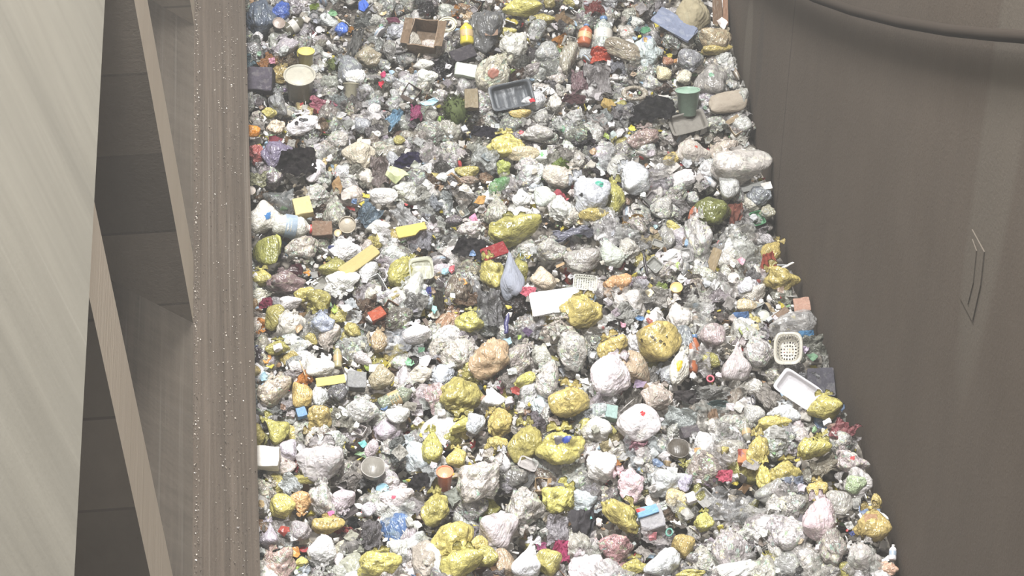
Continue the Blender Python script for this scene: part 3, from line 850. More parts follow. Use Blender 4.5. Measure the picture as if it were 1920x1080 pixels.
F|1335|738|74|32|0|170,168,164||
B|1415|777|38|38|0|176,174,170|*round pale bag by small black loop|st:ball
R|1412|750|9|22|0|62,60,66|small black loop|
T|1478|655|52|62|-4|212,206,190|*white plastic basket|st:basket,m:hard,z:.16
T|1496|731|82|46|-38|244,242,246|*white foam tray|m:foam,z:.24
D|1550|716|50|54|0|68,66,74|*dark slate panel by brown wall|
Y|1547|762|66|46|0|190,174,78|*smooth pale yellow bag by wall|z:.08
S|1500|605|90|50|0|180,178,176|*wide translucent bag above basket|st:lumpy
G|1513|631|30|26|0|82,138,182|*sky blue rag beside basket|z:.05
F|1530|652|58|46|10|150,150,138||
P|1523|668|22|18|0|95,130,100||z:.08
F|1552|680|18|28|0|182,180,172||
F|1517|716|38|38|0|166,166,170||
K|1515|575|30|28|5|160,122,104|*reddish brown carton by brown wall|st:block
D|1462|590|38|14|38|120,98,80||
B|1470|776|62|40|-12|196,198,200||
Y|1450|796|68|26|0|206,186,68||
C|1424|660|56|58|0|192,186,184|*wrinkled clear bag left of basket|
F|1440|744|40|62|35|180,172,164||
F|1609|806|50|48|0|175,100,104|*pinkish red film by brown wall|
J|501|859|46|40|-4|248,242,232|*bright white foam block|z:.1
B|540|845|32|38|0|192,184,194|*lilac grey ball-shaped bag|st:ball
B|600|870|88|72|0|192,186,186|*large wrinkled silver-grey bag|z:.08,st:wrinkle
Y|576|899|72|20|0|190,174,82||
F|543|911|40|42|0|228,232,232|*white torn cone|
Y|528|950|46|45|0|212,194,52|*glossy yellow ball-shaped bag|st:ball,z:.06
Y|566|944|42|44|0|218,170,62|*orange-yellow bag beside glossy one|
C|604|938|50|62|0|212,206,202||
B|643|938|46|42|0|204,192,198|*lilac white bag|
P|620|963|16|16|0|225,110,160||
B|503|1001|36|48|0|188,180,190|*grey cone-shaped bag by ledge|st:cone
B|565|996|38|37|0|168,160,162||st:ball
Y|615|986|60|32|-12|206,178,40|*crumpled golden yellow bag|
B|605|1032|54|56|0|210,208,206||
C|525|1056|64|54|0|204,174,164|*pinkish bag by bottom edge|
Y|565|1053|26|20|0|232,210,62||
B|635|1050|18|28|0|240,228,230||
Y|712|1061|84|50|5|204,188,58|*smooth yellow bag at bottom edge|z:.08
B|745|1030|48|40|0|200,200,194||
B|745|935|64|38|5|222,212,212|*white bag with pink stain|p:200,90,110,-.2,-.1,.15
F|695|1002|44|56|0|142,136,138||
P|680|832|17|15|0|118,200,196|*small teal square|
B|690|955|28|28|0|208,200,208||st:ball
B|697|840|26|36|0|196,182,186||
U|700|882|46|36|0|158,152,144|grey open bowl|t:-10,st:bowl,i:130,126,118
G|785|904|42|34|0|60,56,58|*black rag right of open bowl|
Y|808|840|46|64|0|194,182,84|*tall yellow bag beside small one|
Y|855|858|38|36|0|218,196,38|*small vivid yellow bag|st:ball,k
Y|930|835|38|38|0|204,182,66||
U|834|900|30|44|8|232,126,90|*orange cup|t:-20,z:.12,i:205,105,75
P|848|889|9|9|0|250,190,50||z:.15
C|895|902|84|94|0|212,204,198|*large clear bag with mixed litter|z:.1
B|940|868|32|46|0|212,210,214||
Y|1050|840|94|70|0|202,186,58|*large yellow bag showing blue contents|z:.1,p:60,80,160,.25,.1,.13;90,85,90,-.05,.12,.18
Y|985|832|64|76|0|182,166,68|*dull yellow bag left of larger one|
Y|1045|936|68|60|0|212,198,46|*torn lemon yellow bag|st:crumple,z:.06
Y|815|955|54|68|0|194,178,68|*yellow bag below orange cup|z:.05
B|933|992|66|80|0|202,192,194|*round white knotted bag|k,z:.12,st:round
Y|848|1014|78|76|0|212,192,48|*huge lemon yellow bag|z:.06
Y|866|1060|80|60|-8|204,188,46|*yellow bag in front of huge one|z:.1
Y|897|1022|32|34|0|216,192,62||z:.1
Y|911|1046|42|40|0|190,176,56||z:.1,st:ball
B|950|1056|42|52|5|172,150,124|*brownish box-shaped bag|st:pillow
B|990|1052|52|68|-15|224,224,228|*white cone-shaped bag at bottom|st:cone,z:.06
Y|1027|1053|46|44|0|192,176,70|*yellow ball-shaped bag|st:ball,z:.1
C|985|952|74|76|0|186,180,174|*large grey wrinkled clear bag|z:.04
G|1052|1034|36|48|0|205,78,125|*magenta cloth|
F|1015|1025|20|18|0|232,122,180||
G|1092|994|52|80|0|88,84,88|*dark grey sheet|
P|1102|970|18|15|0|110,190,185||z:.1
F|1046|992|44|56|0|192,186,192||z:.08
T|990|870|36|22|-25|212,206,202||st:lid
F|1106|862|26|52|0|226,208,214||
B|1125|872|58|62|0|242,238,236|*bright white crumpled bag|st:crumple,z:.08
B|1181|911|58|62|0|212,186,192|*pink-tinged bag|
R|1175|933|12|14|0|190,185,180||z:.15
Y|1166|966|88|50|-52|190,172,72|*yellow oval bag|d:.75,z:.08
K|1222|976|46|46|10|156,154,158|grey box under the blue packet|st:block
K|1214|961|40|18|15|120,168,215|*blue and white packet|st:block,z:.15,p:190,60,60,-.6,.2,.25
C|1155|1031|68|54|0|186,142,144|*reddish clear bag|
Y|1280|1023|40|40|0|192,164,46|*small round golden bag|st:ball
Y|1320|978|38|37|0|202,190,52|*small lime yellow bag|
B|1240|1056|70|54|0|202,204,205|*shiny white bag at bottom|z:.05
Y|1190|1064|54|36|0|194,178,62||
Y|1295|1076|56|20|0|205,188,70||
K|1402|858|36|26|-4|198,120,76|*orange printed carton|st:block,p:120,50,40,-.6,.4,.3
G|1358|893|32|26|0|226,105,130|*pink rag|
S|1370|950|90|64|-15|172,172,174|*wide grey sheer film|st:sheet
U|1272|846|42|32|0|98,90,80|*dark brown bowl|t:-10,st:bowl,i:80,74,66
B|1285|906|28|36|0|176,170,188||
P|1328|865|16|14|0|130,195,85||
Y|1355|845|24|16|0|205,185,62||
C|1372|1032|74|74|0|184,176,176|*big clear bag of coloured litter|
R|1255|998|15|17|0|80,140,125||
Y|1420|846|44|62|0|200,178,60|*arched yellow bag|
Y|1525|843|54|48|0|198,182,76|*yellow bag with two dark dots|z:.08,p:35,30,25,-.05,.5,.05;35,30,25,.22,.5,.05
Y|1475|886|64|48|0|194,174,62|*yellow bag left of dotted one|
Y|1432|894|32|54|0|226,206,88||
Y|1533|923|40|42|0|202,176,48||
G|1488|910|46|38|0|142,150,170|*blue-grey wad|
Y|1635|985|72|62|0|182,156,44|*large ochre bag by brown wall|
K|1633|975|24|18|0|158,120,86||z:.15,st:block
T|1630|955|38|16|0|150,170,205||st:lid,m:hard
Y|1650|940|20|30|0|198,172,68||
I|1660|966|22|10|-40|230,228,222||
B|1535|975|62|78|0|202,182,186|*large pinkish pale bag|z:.08
C|1560|1020|54|84|0|174,164,158||
B|1572|946|52|48|-8|162,158,152|*grey box-shaped bag near brown wall|st:pillow
B|1605|910|40|32|0|166,182,144|*pale green ball-shaped bag|st:ball
C|1620|866|48|54|0|204,190,190|*clear bag with red inside|p:185,80,80,.1,.2,.12
F|1546|872|64|44|20|168,158,138||
B|1665|1066|40|30|0|205,164,140|*peach bag by brown wall|
O|1678|1036|30|13|80|215,212,215||
P|1418|1070|34|22|-30|250,250,250||
B|1620|1045|62|54|0|176,170,166|*grey-white bag by lower wall|
P|1597|1000|12|12|0|60,70,120||
'''

KIND = {  # name, category, noun, shapes, material, depth ratio, flatness to the heap
 'B': ('rubbish_bag', 'bag', 'bag', ('round', 'lumpy', 'crumple', 'wrinkle'), 'bag', 0.8),
 'Y': ('yellow_bag', 'bag', 'bag', ('round', 'lumpy', 'crumple', 'wrinkle'), 'yellow', 0.8),
 'H': ('grey_bag', 'bag', 'bag', ('round', 'lumpy', 'crumple', 'wrinkle'), 'bag', 0.8),
 'C': ('clear_bag', 'bag', 'clear bag', ('crumple', 'lumpy', 'wrinkle'), 'clear', 0.8),
 'F': ('plastic_film', 'film', 'film', ('sheet',), 'film', 0.6),
 'S': ('sheer_film', 'film', 'sheer film', ('sheet',), 'sheer', 0.6),
 'P': ('scrap', 'scrap', 'scrap', ('shard',), 'paper', 0.5),
 'X': ('plastic_shard', 'plastic piece', 'plastic shard', ('shard',), 'hard', 0.5),
 'Z': ('paper_scrap', 'paper', 'paper scrap', ('flat', 'shard'), 'paper', 0.5),
 'K': ('carton', 'box', 'carton', ('box',), 'card', 0.8),
 'O': ('bottle', 'bottle', 'bottle', ('bottle',), 'hard', 1.0),
 'U': ('cup', 'cup', 'cup', ('cup',), 'hard', 1.0),
 'T': ('tray', 'tray', 'tray', ('tray',), 'foam', 0.32),
 'D': ('board', 'board', 'board', ('block',), 'card', 0.12),
 'G': ('rag', 'cloth', 'rag', ('cloth',), 'cloth', 0.6),
 'V': ('pointed_cloth', 'cloth', 'cloth', ('cone',), 'cloth', 0.5),
 'J': ('foam_piece', 'foam', 'foam piece', ('block',), 'foam', 0.6),
 'N': ('foam_chunk', 'foam', 'foam chunk', ('chunk',), 'foam', 0.8),
 'R': ('ring', 'ring', 'ring', ('ring',), 'hard', 0.8),
 'I': ('stick', 'stick', 'stick', ('stick',), 'hard', 1.0),
 'W': ('weed_clump', 'plant', 'weeds', ('weed',), 'weed', 0.7),
}
for pr in ('round', 'lumpy', 'crumple', 'wrinkle', 'cone', 'ball', 'pillow', 'sheet', 'flat', 'cloth', 'shard', 'chunk', 'block', 'nicked', 'bottle', 'cup', 'bowl', 'ring', 'coil', 'stick', 'tray', 'lid', 'basket', 'slotted', 'box', 'weed', 'knot', 'ear', 'band', 'rim', 'flapa', 'flapb', 'flapc'):
    for me in PROTO[pr]: me.materials.append(M['film'])
CAP.materials.append(M['hard'])

def soft(kind, c):
    if kind == 'Y': return (c[0] * 0.92, c[1] * 0.95, max(c[2], 0.52 * c[0]))
    g = 0.3 * c[0] + 0.59 * c[1] + 0.11 * c[2]; k = 0.16 if kind in 'GFPXKOUDT' else 0.06
    return tuple(x + (g - x) * k for x in c)
def child(parent, name, me, mat, col):
    o = bpy.data.objects.new(name, me); COL.objects.link(o); o.parent = parent
    if not me.materials: me.materials.append(mat)
    o.material_slots[0].link = 'OBJECT'; o.material_slots[0].material = mat
    o.color = (*lin(col), 1)
    return o
def knot(o, kd, r, col):
    m = M[{'Y': 'yellow', 'C': 'clear'}.get(kd, 'bag')]; i = r.randrange(4)
    k = child(o, 'knot', PROTO['knot'][i], m, col)
    child(k, 'loose_end', PROTO['ear'][2 * i], m, col); child(k, 'loose_end', PROTO['ear'][2 * i + 1], m, col)
def extras(o, kd, r, col):
    if kd == 'O':
        child(o, 'cap', CAP, M['hard'], r.choice(((225, 222, 215), (200, 200, 200), (90, 120, 160), (190, 60, 60))))
        child(o, 'label_band', PROTO['band'][0], M['print'], r.choice(((190, 186, 178), (150, 165, 180), (185, 160, 120))))
    if kd == 'U' and o.name.startswith('cup'): child(o, 'rim', PROTO['rim'][0], M['hard'], tuple(min(255, c + 22) for c in col))
def off_wall(o):
    m = max((o.matrix_world @ Vector(c)).x for c in o.bound_box)
    c = o.matrix_world.translation.x
    lim = c + (m - c) * 0.9
    if lim > WALL_R - 0.02: o.matrix_world.translation.x -= lim - (WALL_R - 0.02)
def build(kind, pos, w, h, rot, col, r, ex={}, ns=0.5):
    """one thing lying at pos, w by h metres, facing between straight up and the open side of the pit"""
    name, cat, noun, styles, mat, dr = KIND[kind]
    st = ex.get('st') or r.choice(styles); mat = ex.get('m', mat); dr = float(ex.get('d', dr))
    if st in ('crumple', 'lumpy', 'cone', 'wrinkle') and kind in 'FS': dr = 0.8
    me = r.choice(PROTO[st])
    if st == 'basket': name, cat = 'basket', 'basket'
    if st == 'slotted': name, cat = 'basket', 'basket'
    if st == 'coil': name, cat = 'hose_coil', 'hose'
    if st == 'bowl': name, cat = 'bowl', 'bowl'
    if st == 'lid': name, cat = 'lid', 'lid'
    n = (Vector((0, 0, 1)) * ns + (CAM - pos).normalized() * (1 - ns)).normalized()
    if 't' in ex:
        a = math.radians(float(ex['t'])); n = (Matrix.Rotation(a, 3, RT) @ n).normalized()
    n = (n + Vector((r.gauss(0, .1), r.gauss(0, .1), 0)) * (0 if 't' in ex else 1)).normalized()
    up = UP.lerp(Vector((0, 1, 0)), 0.3); yl = (up - n * up.dot(n)).normalized(); xl = yl.cross(n)
    R = Matrix.Rotation(math.radians(rot), 3, n) @ Matrix((xl, yl, n)).transposed()
    dz = dr * math.sqrt(w * h) if kind not in 'DTJ' else dr * min(w, h)
    if kind in 'OI': dz = h
    if kind in 'U': dz = max(w, h) * 0.95; h2 = w
    else: h2 = h
    if kind == 'U' and st == 'bowl': dz = 0.55 * w
    o = bpy.data.objects.new(name, me); COL.objects.link(o)
    o.material_slots[0].link = 'OBJECT'; o.material_slots[0].material = M[mat]
    o.matrix_world = Matrix.LocRotScale(pos, R.to_quaternion(), Vector((w / 2, h2 / 2, dz / 2)))
    o.color = (*lin(soft(kind, col)), 1); o['category'] = cat
    off_wall(o)
    return o

# ---- hand-placed things
THINGS = []                                            # (object, kind, colour, label, is_ref, wpx, hpx)
OCC = []                                               # footprints that the filling keeps clear of
for line in TABLE.strip().splitlines():
    kd, u, v, w, h, rot, col, label, exs = line.split('|')
    u, v, w, h, rot = map(float, (u, v, w, h, rot)); col = tuple(map(int, col.split(',')))
    ex = {}
    if exs:
        cur = None
        for tok in exs.split(','):
            if tok[:2] in ('z:', 'd:', 't:', 'm:', 'p:', 'i:') or tok[:3] == 'st:': cur, val = tok.split(':'); ex[cur] = val
            elif tok == 'k': ex['k'] = 1
            else: ex[cur] += ',' + tok
    r = random.Random(int(u * 7 + v * 13))
    p0 = on_heap(u, v, 0.1); ppm = FPX / (p0 - CAM).dot(FW)
    size = math.sqrt(w * h) / ppm
    lift = 0.12 + 0.18 * size + 0.7 * float(ex.get('z', 0.07 if kd in 'PRI' else 0.0))
    pos = on_heap(u, v, lift); ppm = FPX / (pos - CAM).dot(FW)
    W, H = w / ppm * 1.04, h / ppm * 1.08
    if kd in 'BYCFS' and abs(w - h) < 0.25 * w and rot == 0: rot = r.choice((0, 0, 180, 40, -35, 150))
    pos.x = min(pos.x, WALL_R - 0.42 * W)
    o = build(kd, pos, W, H, rot, col, r, ex)
    me = o.data
    if 'p' in ex:
        for i, ps in enumerate(ex['p'].split(';')):
            q = ps.split(',')
            rr = math.radians(-rot); cx, cy = float(q[3]), float(q[4])
            cx, cy = cx * math.cos(rr) - cy * math.sin(rr), cx * math.sin(rr) + cy * math.cos(rr)
            pm = patch_mesh(me, 'printed_mark', cx, cy, float(q[5]) * 1.25, i + u)
            if pm: child(o, 'printed_mark', pm, M['print'], tuple(map(int, q[:3])))['label'] = 'coloured mark on the film'
    if 'k' in ex or (kd in 'BYC' and w * h > 1300 and o.data not in PROTO['ball'] + PROTO['pillow']):
        knot(o, kd, r, soft(kd, tuple(min(255, c + 8) for c in col)))
    extras(o, kd, r, col)
    if kd == 'K' and 'st' not in ex:
        fl = [('flapa',), ('flapa', 'flapb'), ('flapb', 'flapc')][int(u) % 3]
        for f in fl: child(o, 'flap', PROTO[f][0], M[ex.get('m', 'card')], tuple(min(255, c + 14) for c in col))
    if 'i' in ex:
        ins = lathe('inside', [(0, -0.82), (0.66, -0.82), (0.885, 0.86)], 28) if ex.get('st') != 'bowl' else lathe('inside', [(0, -0.83), (0.38, -0.83), (0.66, -0.42), (0.85, 0.2), (0.93, 0.9)], 28)
        child(o, 'inside', ins, M['hard'], tuple(map(int, ex['i'].split(','))))['label'] = 'differently coloured inside of the cup'
    ref = label.startswith('*'); label = label.lstrip('*')
    THINGS.append([o, kd, col, label, ref, w, h, 'hand'])
    OCC.append((u, v, w / 2, h / 2))
OCCA = np.array(OCC)

# ---- the rest of the heap, thing by thing
def zone(v, u):
    return 0 if v < 300 else (1 if v < 560 else 2)
WHITES = [(212, 210, 208), (198, 196, 192), (222, 219, 217), (184, 182, 176), (168, 165, 158), (206, 198, 188), (194, 186, 192), (232, 231, 229), (178, 172, 160), (190, 194, 198)]
GREYS = [(150, 148, 144), (132, 130, 128), (168, 164, 158), (142, 134, 122), (120, 116, 112), (160, 154, 156), (176, 172, 170)]
YELLOWS = [(192, 176, 66), (180, 164, 62), (204, 186, 60), (168, 154, 66), (200, 176, 82)]
ODD = [(150, 120, 90), (128, 98, 76), (110, 96, 84), (70, 64, 64), (58, 54, 56), (190, 160, 120), (205, 185, 130), (90, 120, 165), (150, 190, 205), (200, 90, 100), (215, 140, 160), (120, 165, 130), (170, 70, 60), (150, 175, 70), (225, 150, 70), (130, 110, 140), (84, 72, 60)]
fr = random.Random(42)
def jit(c, r, k=10): 
    d = r.uniform(-k, k); return tuple(max(20, min(252, x + d + r.uniform(-4, 4))) for x in c)
COUNT = {}
def fill(kind, n, lo, hi, lift, cols, keep=0.8, asp=(0.65, 1.0), prob=None, tries=30):
    done = 0; k = 0
    while done < n and k < n * tries:
        k += 1
        x = fr.uniform(XD - 0.5, WALL_R - 0.04); y = fr.uniform(13.9, 27.2)
        p = Vector((x, y, heap(x, y)))
        u, v, z = pix(p)
        if u < 440 or u > 1730 or v < -50 or v > 1130: continue
        if prob and fr.random() > prob(u, v): continue
        if fr.random() > 0.62 + 0.38 * max(0, min(1, v / 1080)): pass
        s = fr.uniform(lo, hi) ** 1.0 * (0.85 + 0.3 * max(0, min(1, v / 1080)))
        px = s * FPX / z / 2
        e = ((OCCA[:, 0] - u) / (OCCA[:, 2] + 0.30 * px)) ** 2 + ((OCCA[:, 1] - v) / (OCCA[:, 3] + 0.30 * px)) ** 2
        inside = e.min()
        if inside < keep: continue
        a = fr.uniform(*asp); w, h = (s, s * a) if fr.random() < 0.6 else (s * a, s)
        lf = fr.uniform(*lift) + 0.12 * s
        if inside < 1.5: lf -= 0.06
        p.z += lf; p.x = min(p.x, WALL_R - 0.40 * w)
        dim = 0.80 if v < 250 else (0.9 if v < 480 else 1.0)  # colours darkened towards the far end, standing in for weaker light
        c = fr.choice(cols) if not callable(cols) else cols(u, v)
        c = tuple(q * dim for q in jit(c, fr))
        if u > 1150: c = tuple(0.72 * q + 0.28 * g for q, g in zip(c, (158, 154, 150)))  # right-hand colours pulled to grey, painting in the duller, hazier light there
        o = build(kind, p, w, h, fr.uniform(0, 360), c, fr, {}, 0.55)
        extras(o, kind, fr, c)
        if kind == 'K': child(o, 'flap', PROTO['flapa'][0], M['card'], tuple(min(255, q + 14) for q in c))
        if kind in 'BHYC' and px > 21: knot(o, kind, fr, soft(kind, c))
        THINGS.append([o, kind, c, '', False, w * FPX / z, h * FPX / z, 'fill'])
        done += 1
grey_or_white = lambda u, v: fr.choice(WHITES if fr.random() < (0.35 if v < 300 else 0.66) else GREYS)
mostly_white = lambda u, v: fr.choice(WHITES if fr.random() < 0.85 else ODD)
PB = lambda u, v: 0.45 if v < 300 else (0.7 if v < 560 else 1.0)
white = lambda u, v: fr.choice(WHITES)
grey = lambda u, v: fr.choice(GREYS if fr.random() < 0.85 else ODD[:8])
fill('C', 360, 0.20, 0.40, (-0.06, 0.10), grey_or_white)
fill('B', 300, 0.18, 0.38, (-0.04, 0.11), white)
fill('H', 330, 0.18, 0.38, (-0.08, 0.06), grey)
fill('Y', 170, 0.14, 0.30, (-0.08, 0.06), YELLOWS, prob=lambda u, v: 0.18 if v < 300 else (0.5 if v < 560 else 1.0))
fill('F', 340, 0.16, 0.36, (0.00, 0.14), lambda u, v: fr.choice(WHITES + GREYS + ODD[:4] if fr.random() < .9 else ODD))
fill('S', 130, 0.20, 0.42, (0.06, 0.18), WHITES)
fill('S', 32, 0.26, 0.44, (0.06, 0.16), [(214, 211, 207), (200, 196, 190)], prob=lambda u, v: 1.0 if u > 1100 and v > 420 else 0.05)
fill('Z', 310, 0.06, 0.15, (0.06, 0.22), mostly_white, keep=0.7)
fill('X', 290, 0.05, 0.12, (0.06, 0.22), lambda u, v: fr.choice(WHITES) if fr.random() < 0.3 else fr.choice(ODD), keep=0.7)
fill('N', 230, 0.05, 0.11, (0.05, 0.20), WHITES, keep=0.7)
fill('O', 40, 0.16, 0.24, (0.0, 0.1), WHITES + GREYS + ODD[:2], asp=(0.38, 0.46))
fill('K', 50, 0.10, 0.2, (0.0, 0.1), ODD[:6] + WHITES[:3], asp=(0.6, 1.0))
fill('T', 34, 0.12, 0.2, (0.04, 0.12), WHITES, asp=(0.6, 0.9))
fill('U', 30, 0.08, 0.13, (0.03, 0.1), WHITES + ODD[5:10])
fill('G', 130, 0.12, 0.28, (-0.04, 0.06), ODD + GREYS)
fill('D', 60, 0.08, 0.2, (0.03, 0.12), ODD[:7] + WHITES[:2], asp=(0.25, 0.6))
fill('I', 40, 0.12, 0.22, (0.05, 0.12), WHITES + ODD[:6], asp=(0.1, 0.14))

# ---- litter too small and too many to count
def litter(name, label, n, lo, hi, place, ramp, seed):
    r = random.Random(seed); V, Fc = [], []; base = 0
    protos = []
    for i in range(10):
        bm = bmesh.new()
        if i % 3: bmesh.ops.create_icosphere(bm, subdivisions=1, radius=1)
        else:
            bmesh.ops.create_grid(bm, x_segments=2, y_segments=2, size=1)
            bmesh.ops.solidify(bm, geom=bm.faces[:], thickness=0.15)
        o = Vector((i * 9.1, 2, 5))
        for v in bm.verts:
            v.co = v.co * (1 + 0.9 * noise.noise(v.co * 1.4 + o)) + 0.35 * Vector((0, 0, noise.noise(v.co * 1.5 - o)))
            if i % 3 == 1: v.co.z *= 0.4
        bm.verts.ensure_lookup_table()
        protos.append((np.array([v.co[:] for v in bm.verts]), [tuple(q.index for q in f.verts) for f in bm.faces])); bm.free()
    for i in range(n):
        p = place(r)
        if p is None: continue
        vs, fs = r.choice(protos); s = r.uniform(lo, hi) / 2
        m = np.array(Matrix.Rotation(r.uniform(0, 6.28), 3, Vector((r.gauss(0, 1), r.gauss(0, 1), r.gauss(0, 1))).normalized()))
        q = (vs * np.array((s * r.uniform(.6, 1.2), s * r.uniform(.5, 1), s))) @ m.T + np.array(p)
        V.append(q); Fc += [tuple(j + base for j in f) for f in fs]; base += len(vs)
    me = bpy.data.meshes.new(name); me.from_pydata(np.concatenate(V).tolist(), [], Fc); me.update()
    s = NT(name); g = s.n('ShaderNodeNewGeometry')
    s.l(s.ramp(g.outputs['Random Per Island'], ramp, 'CONSTANT'), s.b.inputs['Base Color']); s.b.inputs['Roughness'].default_value = 0.5
    me.materials.append(s.m)
    o = bpy.data.objects.new(name, me); COL.objects.link(o)
    o['kind'] = 'stuff'; o['label'] = label; o['category'] = 'litter'
    return o
def on_floor(r):
    x, y = r.uniform(XD - 0.6, WALL_R - 0.08), r.uniform(13.6, 28)
    return (x, y, heap(x, y) + r.uniform(-0.13, 0.07))
L_ = lambda *c: lin(c)
litter('mixed_litter', 'small mixed litter filling the gaps between the bags', 20000, 0.03, 0.10, on_floor,
       [(0.0, L_(215, 212, 208)), (0.22, L_(238, 236, 233)), (0.44, L_(170, 166, 160)), (0.5, L_(130, 124, 116)), (0.6, L_(196, 184, 162)), (0.68, L_(96, 88, 80)),
        (0.76, L_(62, 57, 54)), (0.84, L_(182, 168, 70)), (0.9, L_(140, 112, 84)), (0.94, L_(150, 172, 190)), (0.96, L_(190, 80, 80)), (0.98, L_(120, 150, 110))], 5)
def on_ledge(r):
    t = min(1, max(0, r.choice((r.gauss(0.3, 0.08), r.gauss(0.5, 0.12), r.gauss(0.95, 0.025), r.gauss(0.96, 0.02), r.random())))); y = r.uniform(12, 30)
    return (XD + (XE - XD) * t + 0.004, y, ZD + (ZE - ZD) * t + 0.004)
litter('ledge_grit', 'pale grit and specks stuck to the sloping ledge', 2600, 0.005, 0.016, on_ledge,
       [(0.0, L_(176, 168, 156)), (0.3, L_(140, 131, 118)), (0.6, L_(84, 75, 66)), (0.93, L_(214, 210, 202))], 8)
# loose cable in front of the right wall
pts = [wp(u, v, 0.1) for u, v in ((1335, -180), (1395, -90), (1450, -42), (1530, -4), (1600, 20), (1690, 42), (1780, 57), (1860, 65), (1960, 72), (2080, 78), (2300, 82), (2600, 70))]
me = tube_mesh('cable', pts, 0.05, 10)
s = NT('dark_cable'); s.b.inputs['Base Color'].default_value = (*lin((56, 50, 45)), 1); s.b.inputs['Roughness'].default_value = 1.0; s.b.inputs['Specular IOR Level'].default_value = 0.0; me.materials.append(s.m)
o = bpy.data.objects.new('hanging_cable', me); COL.objects.link(o)
o['label'] = 'dark slack cable hanging along the top of brown wall'; o['category'] = 'cable'

# ------------------------------------------------------------------ labels: what shows, and where it lies
bpy.context.view_layer.update()
dg = bpy.context.evaluated_depsgraph_get()
top = {}
for t in THINGS:
    top[t[0].name] = t[0].name
    for c in t[0].children_recursive: top[c.name] = t[0].name
SEEN = {}
for vv in range(2, 1080, 5):
    for uu in range(452, 1720, 5):
        d = ray(uu, vv).normalized()
        ok, loc, nor, idx, ob, mw = scene.ray_cast(dg, CAM, d)
        if ok and ob.name in top:
            s_ = SEEN.setdefault(top[ob.name], [0, 0, 0]); s_[0] += 1; s_[1] += uu; s_[2] += vv
def colour_name(c):
    r, g, b = [x / 255 for x in c]; mx, mn = max(r, g, b), min(r, g, b); v = mx * 255; s = (mx - mn) / max(mx, 1e-6)
    if s < 0.13: return 'white' if v > 200 else 'pale grey' if v > 170 else 'grey' if v > 120 else 'dark grey' if v > 84 else 'black'
    h = (60 * ((g - b) / (mx - mn)) if mx == r else 60 * (2 + (b - r) / (mx - mn)) if mx == g else 60 * (4 + (r - g) / (mx - mn))) % 360
    if s < 0.3 and 15 <= h < 75: return 'cream' if v > 190 else 'beige' if v > 140 else 'brownish grey' if v > 95 else 'dark brown'
    if 38 <= h < 68: return 'yellow' if v > 165 else 'olive yellow' if v > 115 else 'dark olive'
    if 15 <= h < 38: return 'orange' if v > 200 and s > .5 else 'tan' if v > 140 else 'brown'
    if h < 15 or h >= 345: return 'maroon' if v < 115 else 'pink' if s < 0.45 and v > 160 else 'reddish' if s < .45 else 'red'
    if h < 165: return 'green' if h > 80 else 'lime green'
    if h < 195: return 'teal'
    if h < 255: return 'light blue' if v > 170 else 'blue' if s > .3 else 'blue-grey'
    return 'purple' if h < 300 else 'magenta' if s > .4 else 'mauve'
DIR = ['right of', 'upper right of', 'above', 'upper left of', 'left of', 'lower left of', 'below', 'lower right of']
ORD = ['', 'second-nearest', 'third-nearest', 'fourth-nearest', 'fifth-nearest', 'sixth-nearest', 'seventh-nearest', 'eighth-nearest', 'ninth-nearest', 'tenth-nearest']
refs = []
for t in THINGS:
    s_ = SEEN.get(t[0].name, [0, 0, 0])
    t.append((s_[0], s_[1] / max(1, s_[0]), s_[2] / max(1, s_[0])))
    if t[4] and s_[0] >= 8: refs.append(t)
gone, keep = 0, []
lim = {}
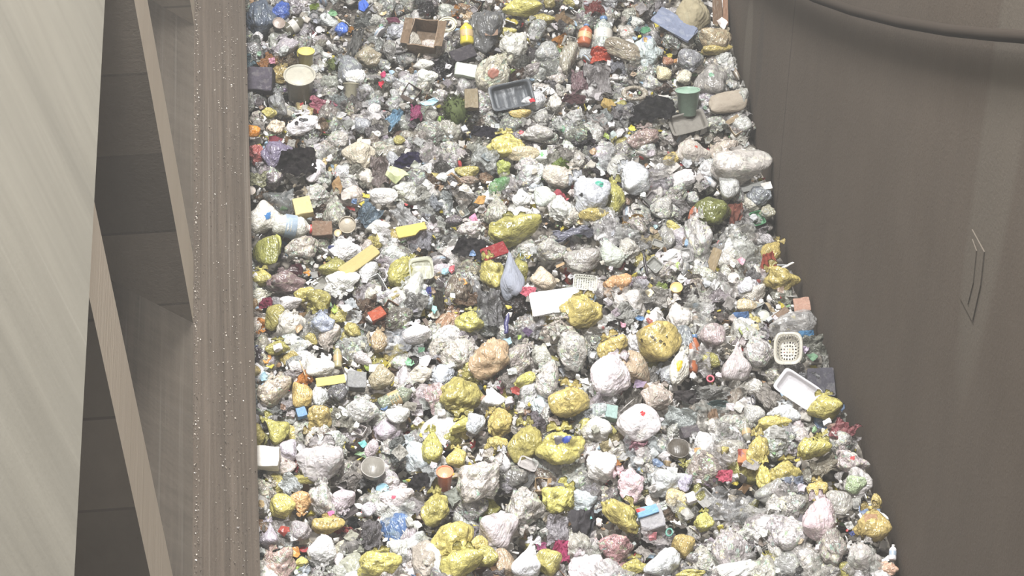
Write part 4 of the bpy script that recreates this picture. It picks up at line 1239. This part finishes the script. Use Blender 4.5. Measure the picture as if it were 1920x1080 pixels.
for t in sorted(THINGS, key=lambda t: -t[8][0]):
    name = KIND[t[1]][0]; c = lim.get(name, 0)
    if t[7] == 'fill' and (t[8][0] < 2 or c >= 295):
        for ch in list(t[0].children_recursive): bpy.data.objects.remove(ch)
        bpy.data.objects.remove(t[0]); gone += 1
    else:
        keep.append(t); lim[name] = c + 1
slots = {}
for t in keep:
    if t[3]: t[0]['label'] = t[3] + (' lying among the bags' if len(t[3].split()) < 4 else ''); continue
    n, cu, cv = t[8]
    if not n: cu, cv, _ = pix(t[0].location)
    best = min((r for r in refs if r is not t), key=lambda r: (r[8][1] - cu) ** 2 + (r[8][2] - cv) ** 2)
    du, dv = cu - best[8][1], best[8][2] - cv
    k = int(round(math.atan2(dv, du) / (math.pi / 4))) % 8
    sz = max(t[5], t[6]); fin = {'B': '', 'H': '', 'Y': '', 'C': '', 'F': '', 'G': '', 'S': ''}.get(t[1], '')
    desc = ('small ' if sz < 30 else 'mid-sized ' if sz < 50 else 'big ') + colour_name(t[2]) + ' ' + KIND[t[1]][2]
    slots.setdefault((desc, k, best[3]), []).append((du * du + dv * dv, t[0]))
for (desc, k, ref), lst in slots.items():
    lst.sort(key=lambda q: q[0])
    for i, (_, o) in enumerate(lst):
        o['label'] = ' '.join(((ORD[min(i, 9)] if len(lst) > 1 and i else '') + ' ' + desc + ' ' + DIR[k] + ' the ' + ref).split())
GN = {'B': 'white and grey rubbish bags on the heap', 'H': 'grey bags on the heap', 'Y': 'yellow rubbish bags on the heap', 'C': 'clear bags on the heap', 'F': 'sheets of plastic film on the heap', 'S': 'sheer film on the heap',
      'P': 'coloured scraps on the heap', 'X': 'plastic shards on the heap', 'Z': 'paper scraps on the heap', 'K': 'cartons on the heap', 'O': 'bottles on the heap', 'U': 'cups and bowls on the heap',
      'T': 'trays on the heap', 'D': 'boards on the heap', 'G': 'rags on the heap', 'J': 'foam pieces on the heap', 'N': 'foam chunks on the heap', 'I': 'sticks on the heap', 'R': 'rings on the heap'}
for t in keep:
    if t[1] in GN: t[0]['group'] = GN[t[1]]
print('KEPT', len(keep), 'GONE', gone, lim)
print('HIDDEN HAND', [(t[3] or KIND[t[1]][0], int(t[5]), int(t[6])) for t in keep if t[7] == 'hand' and t[8][0] < 0.25 * t[5] * t[6] * 0.78 / 25])
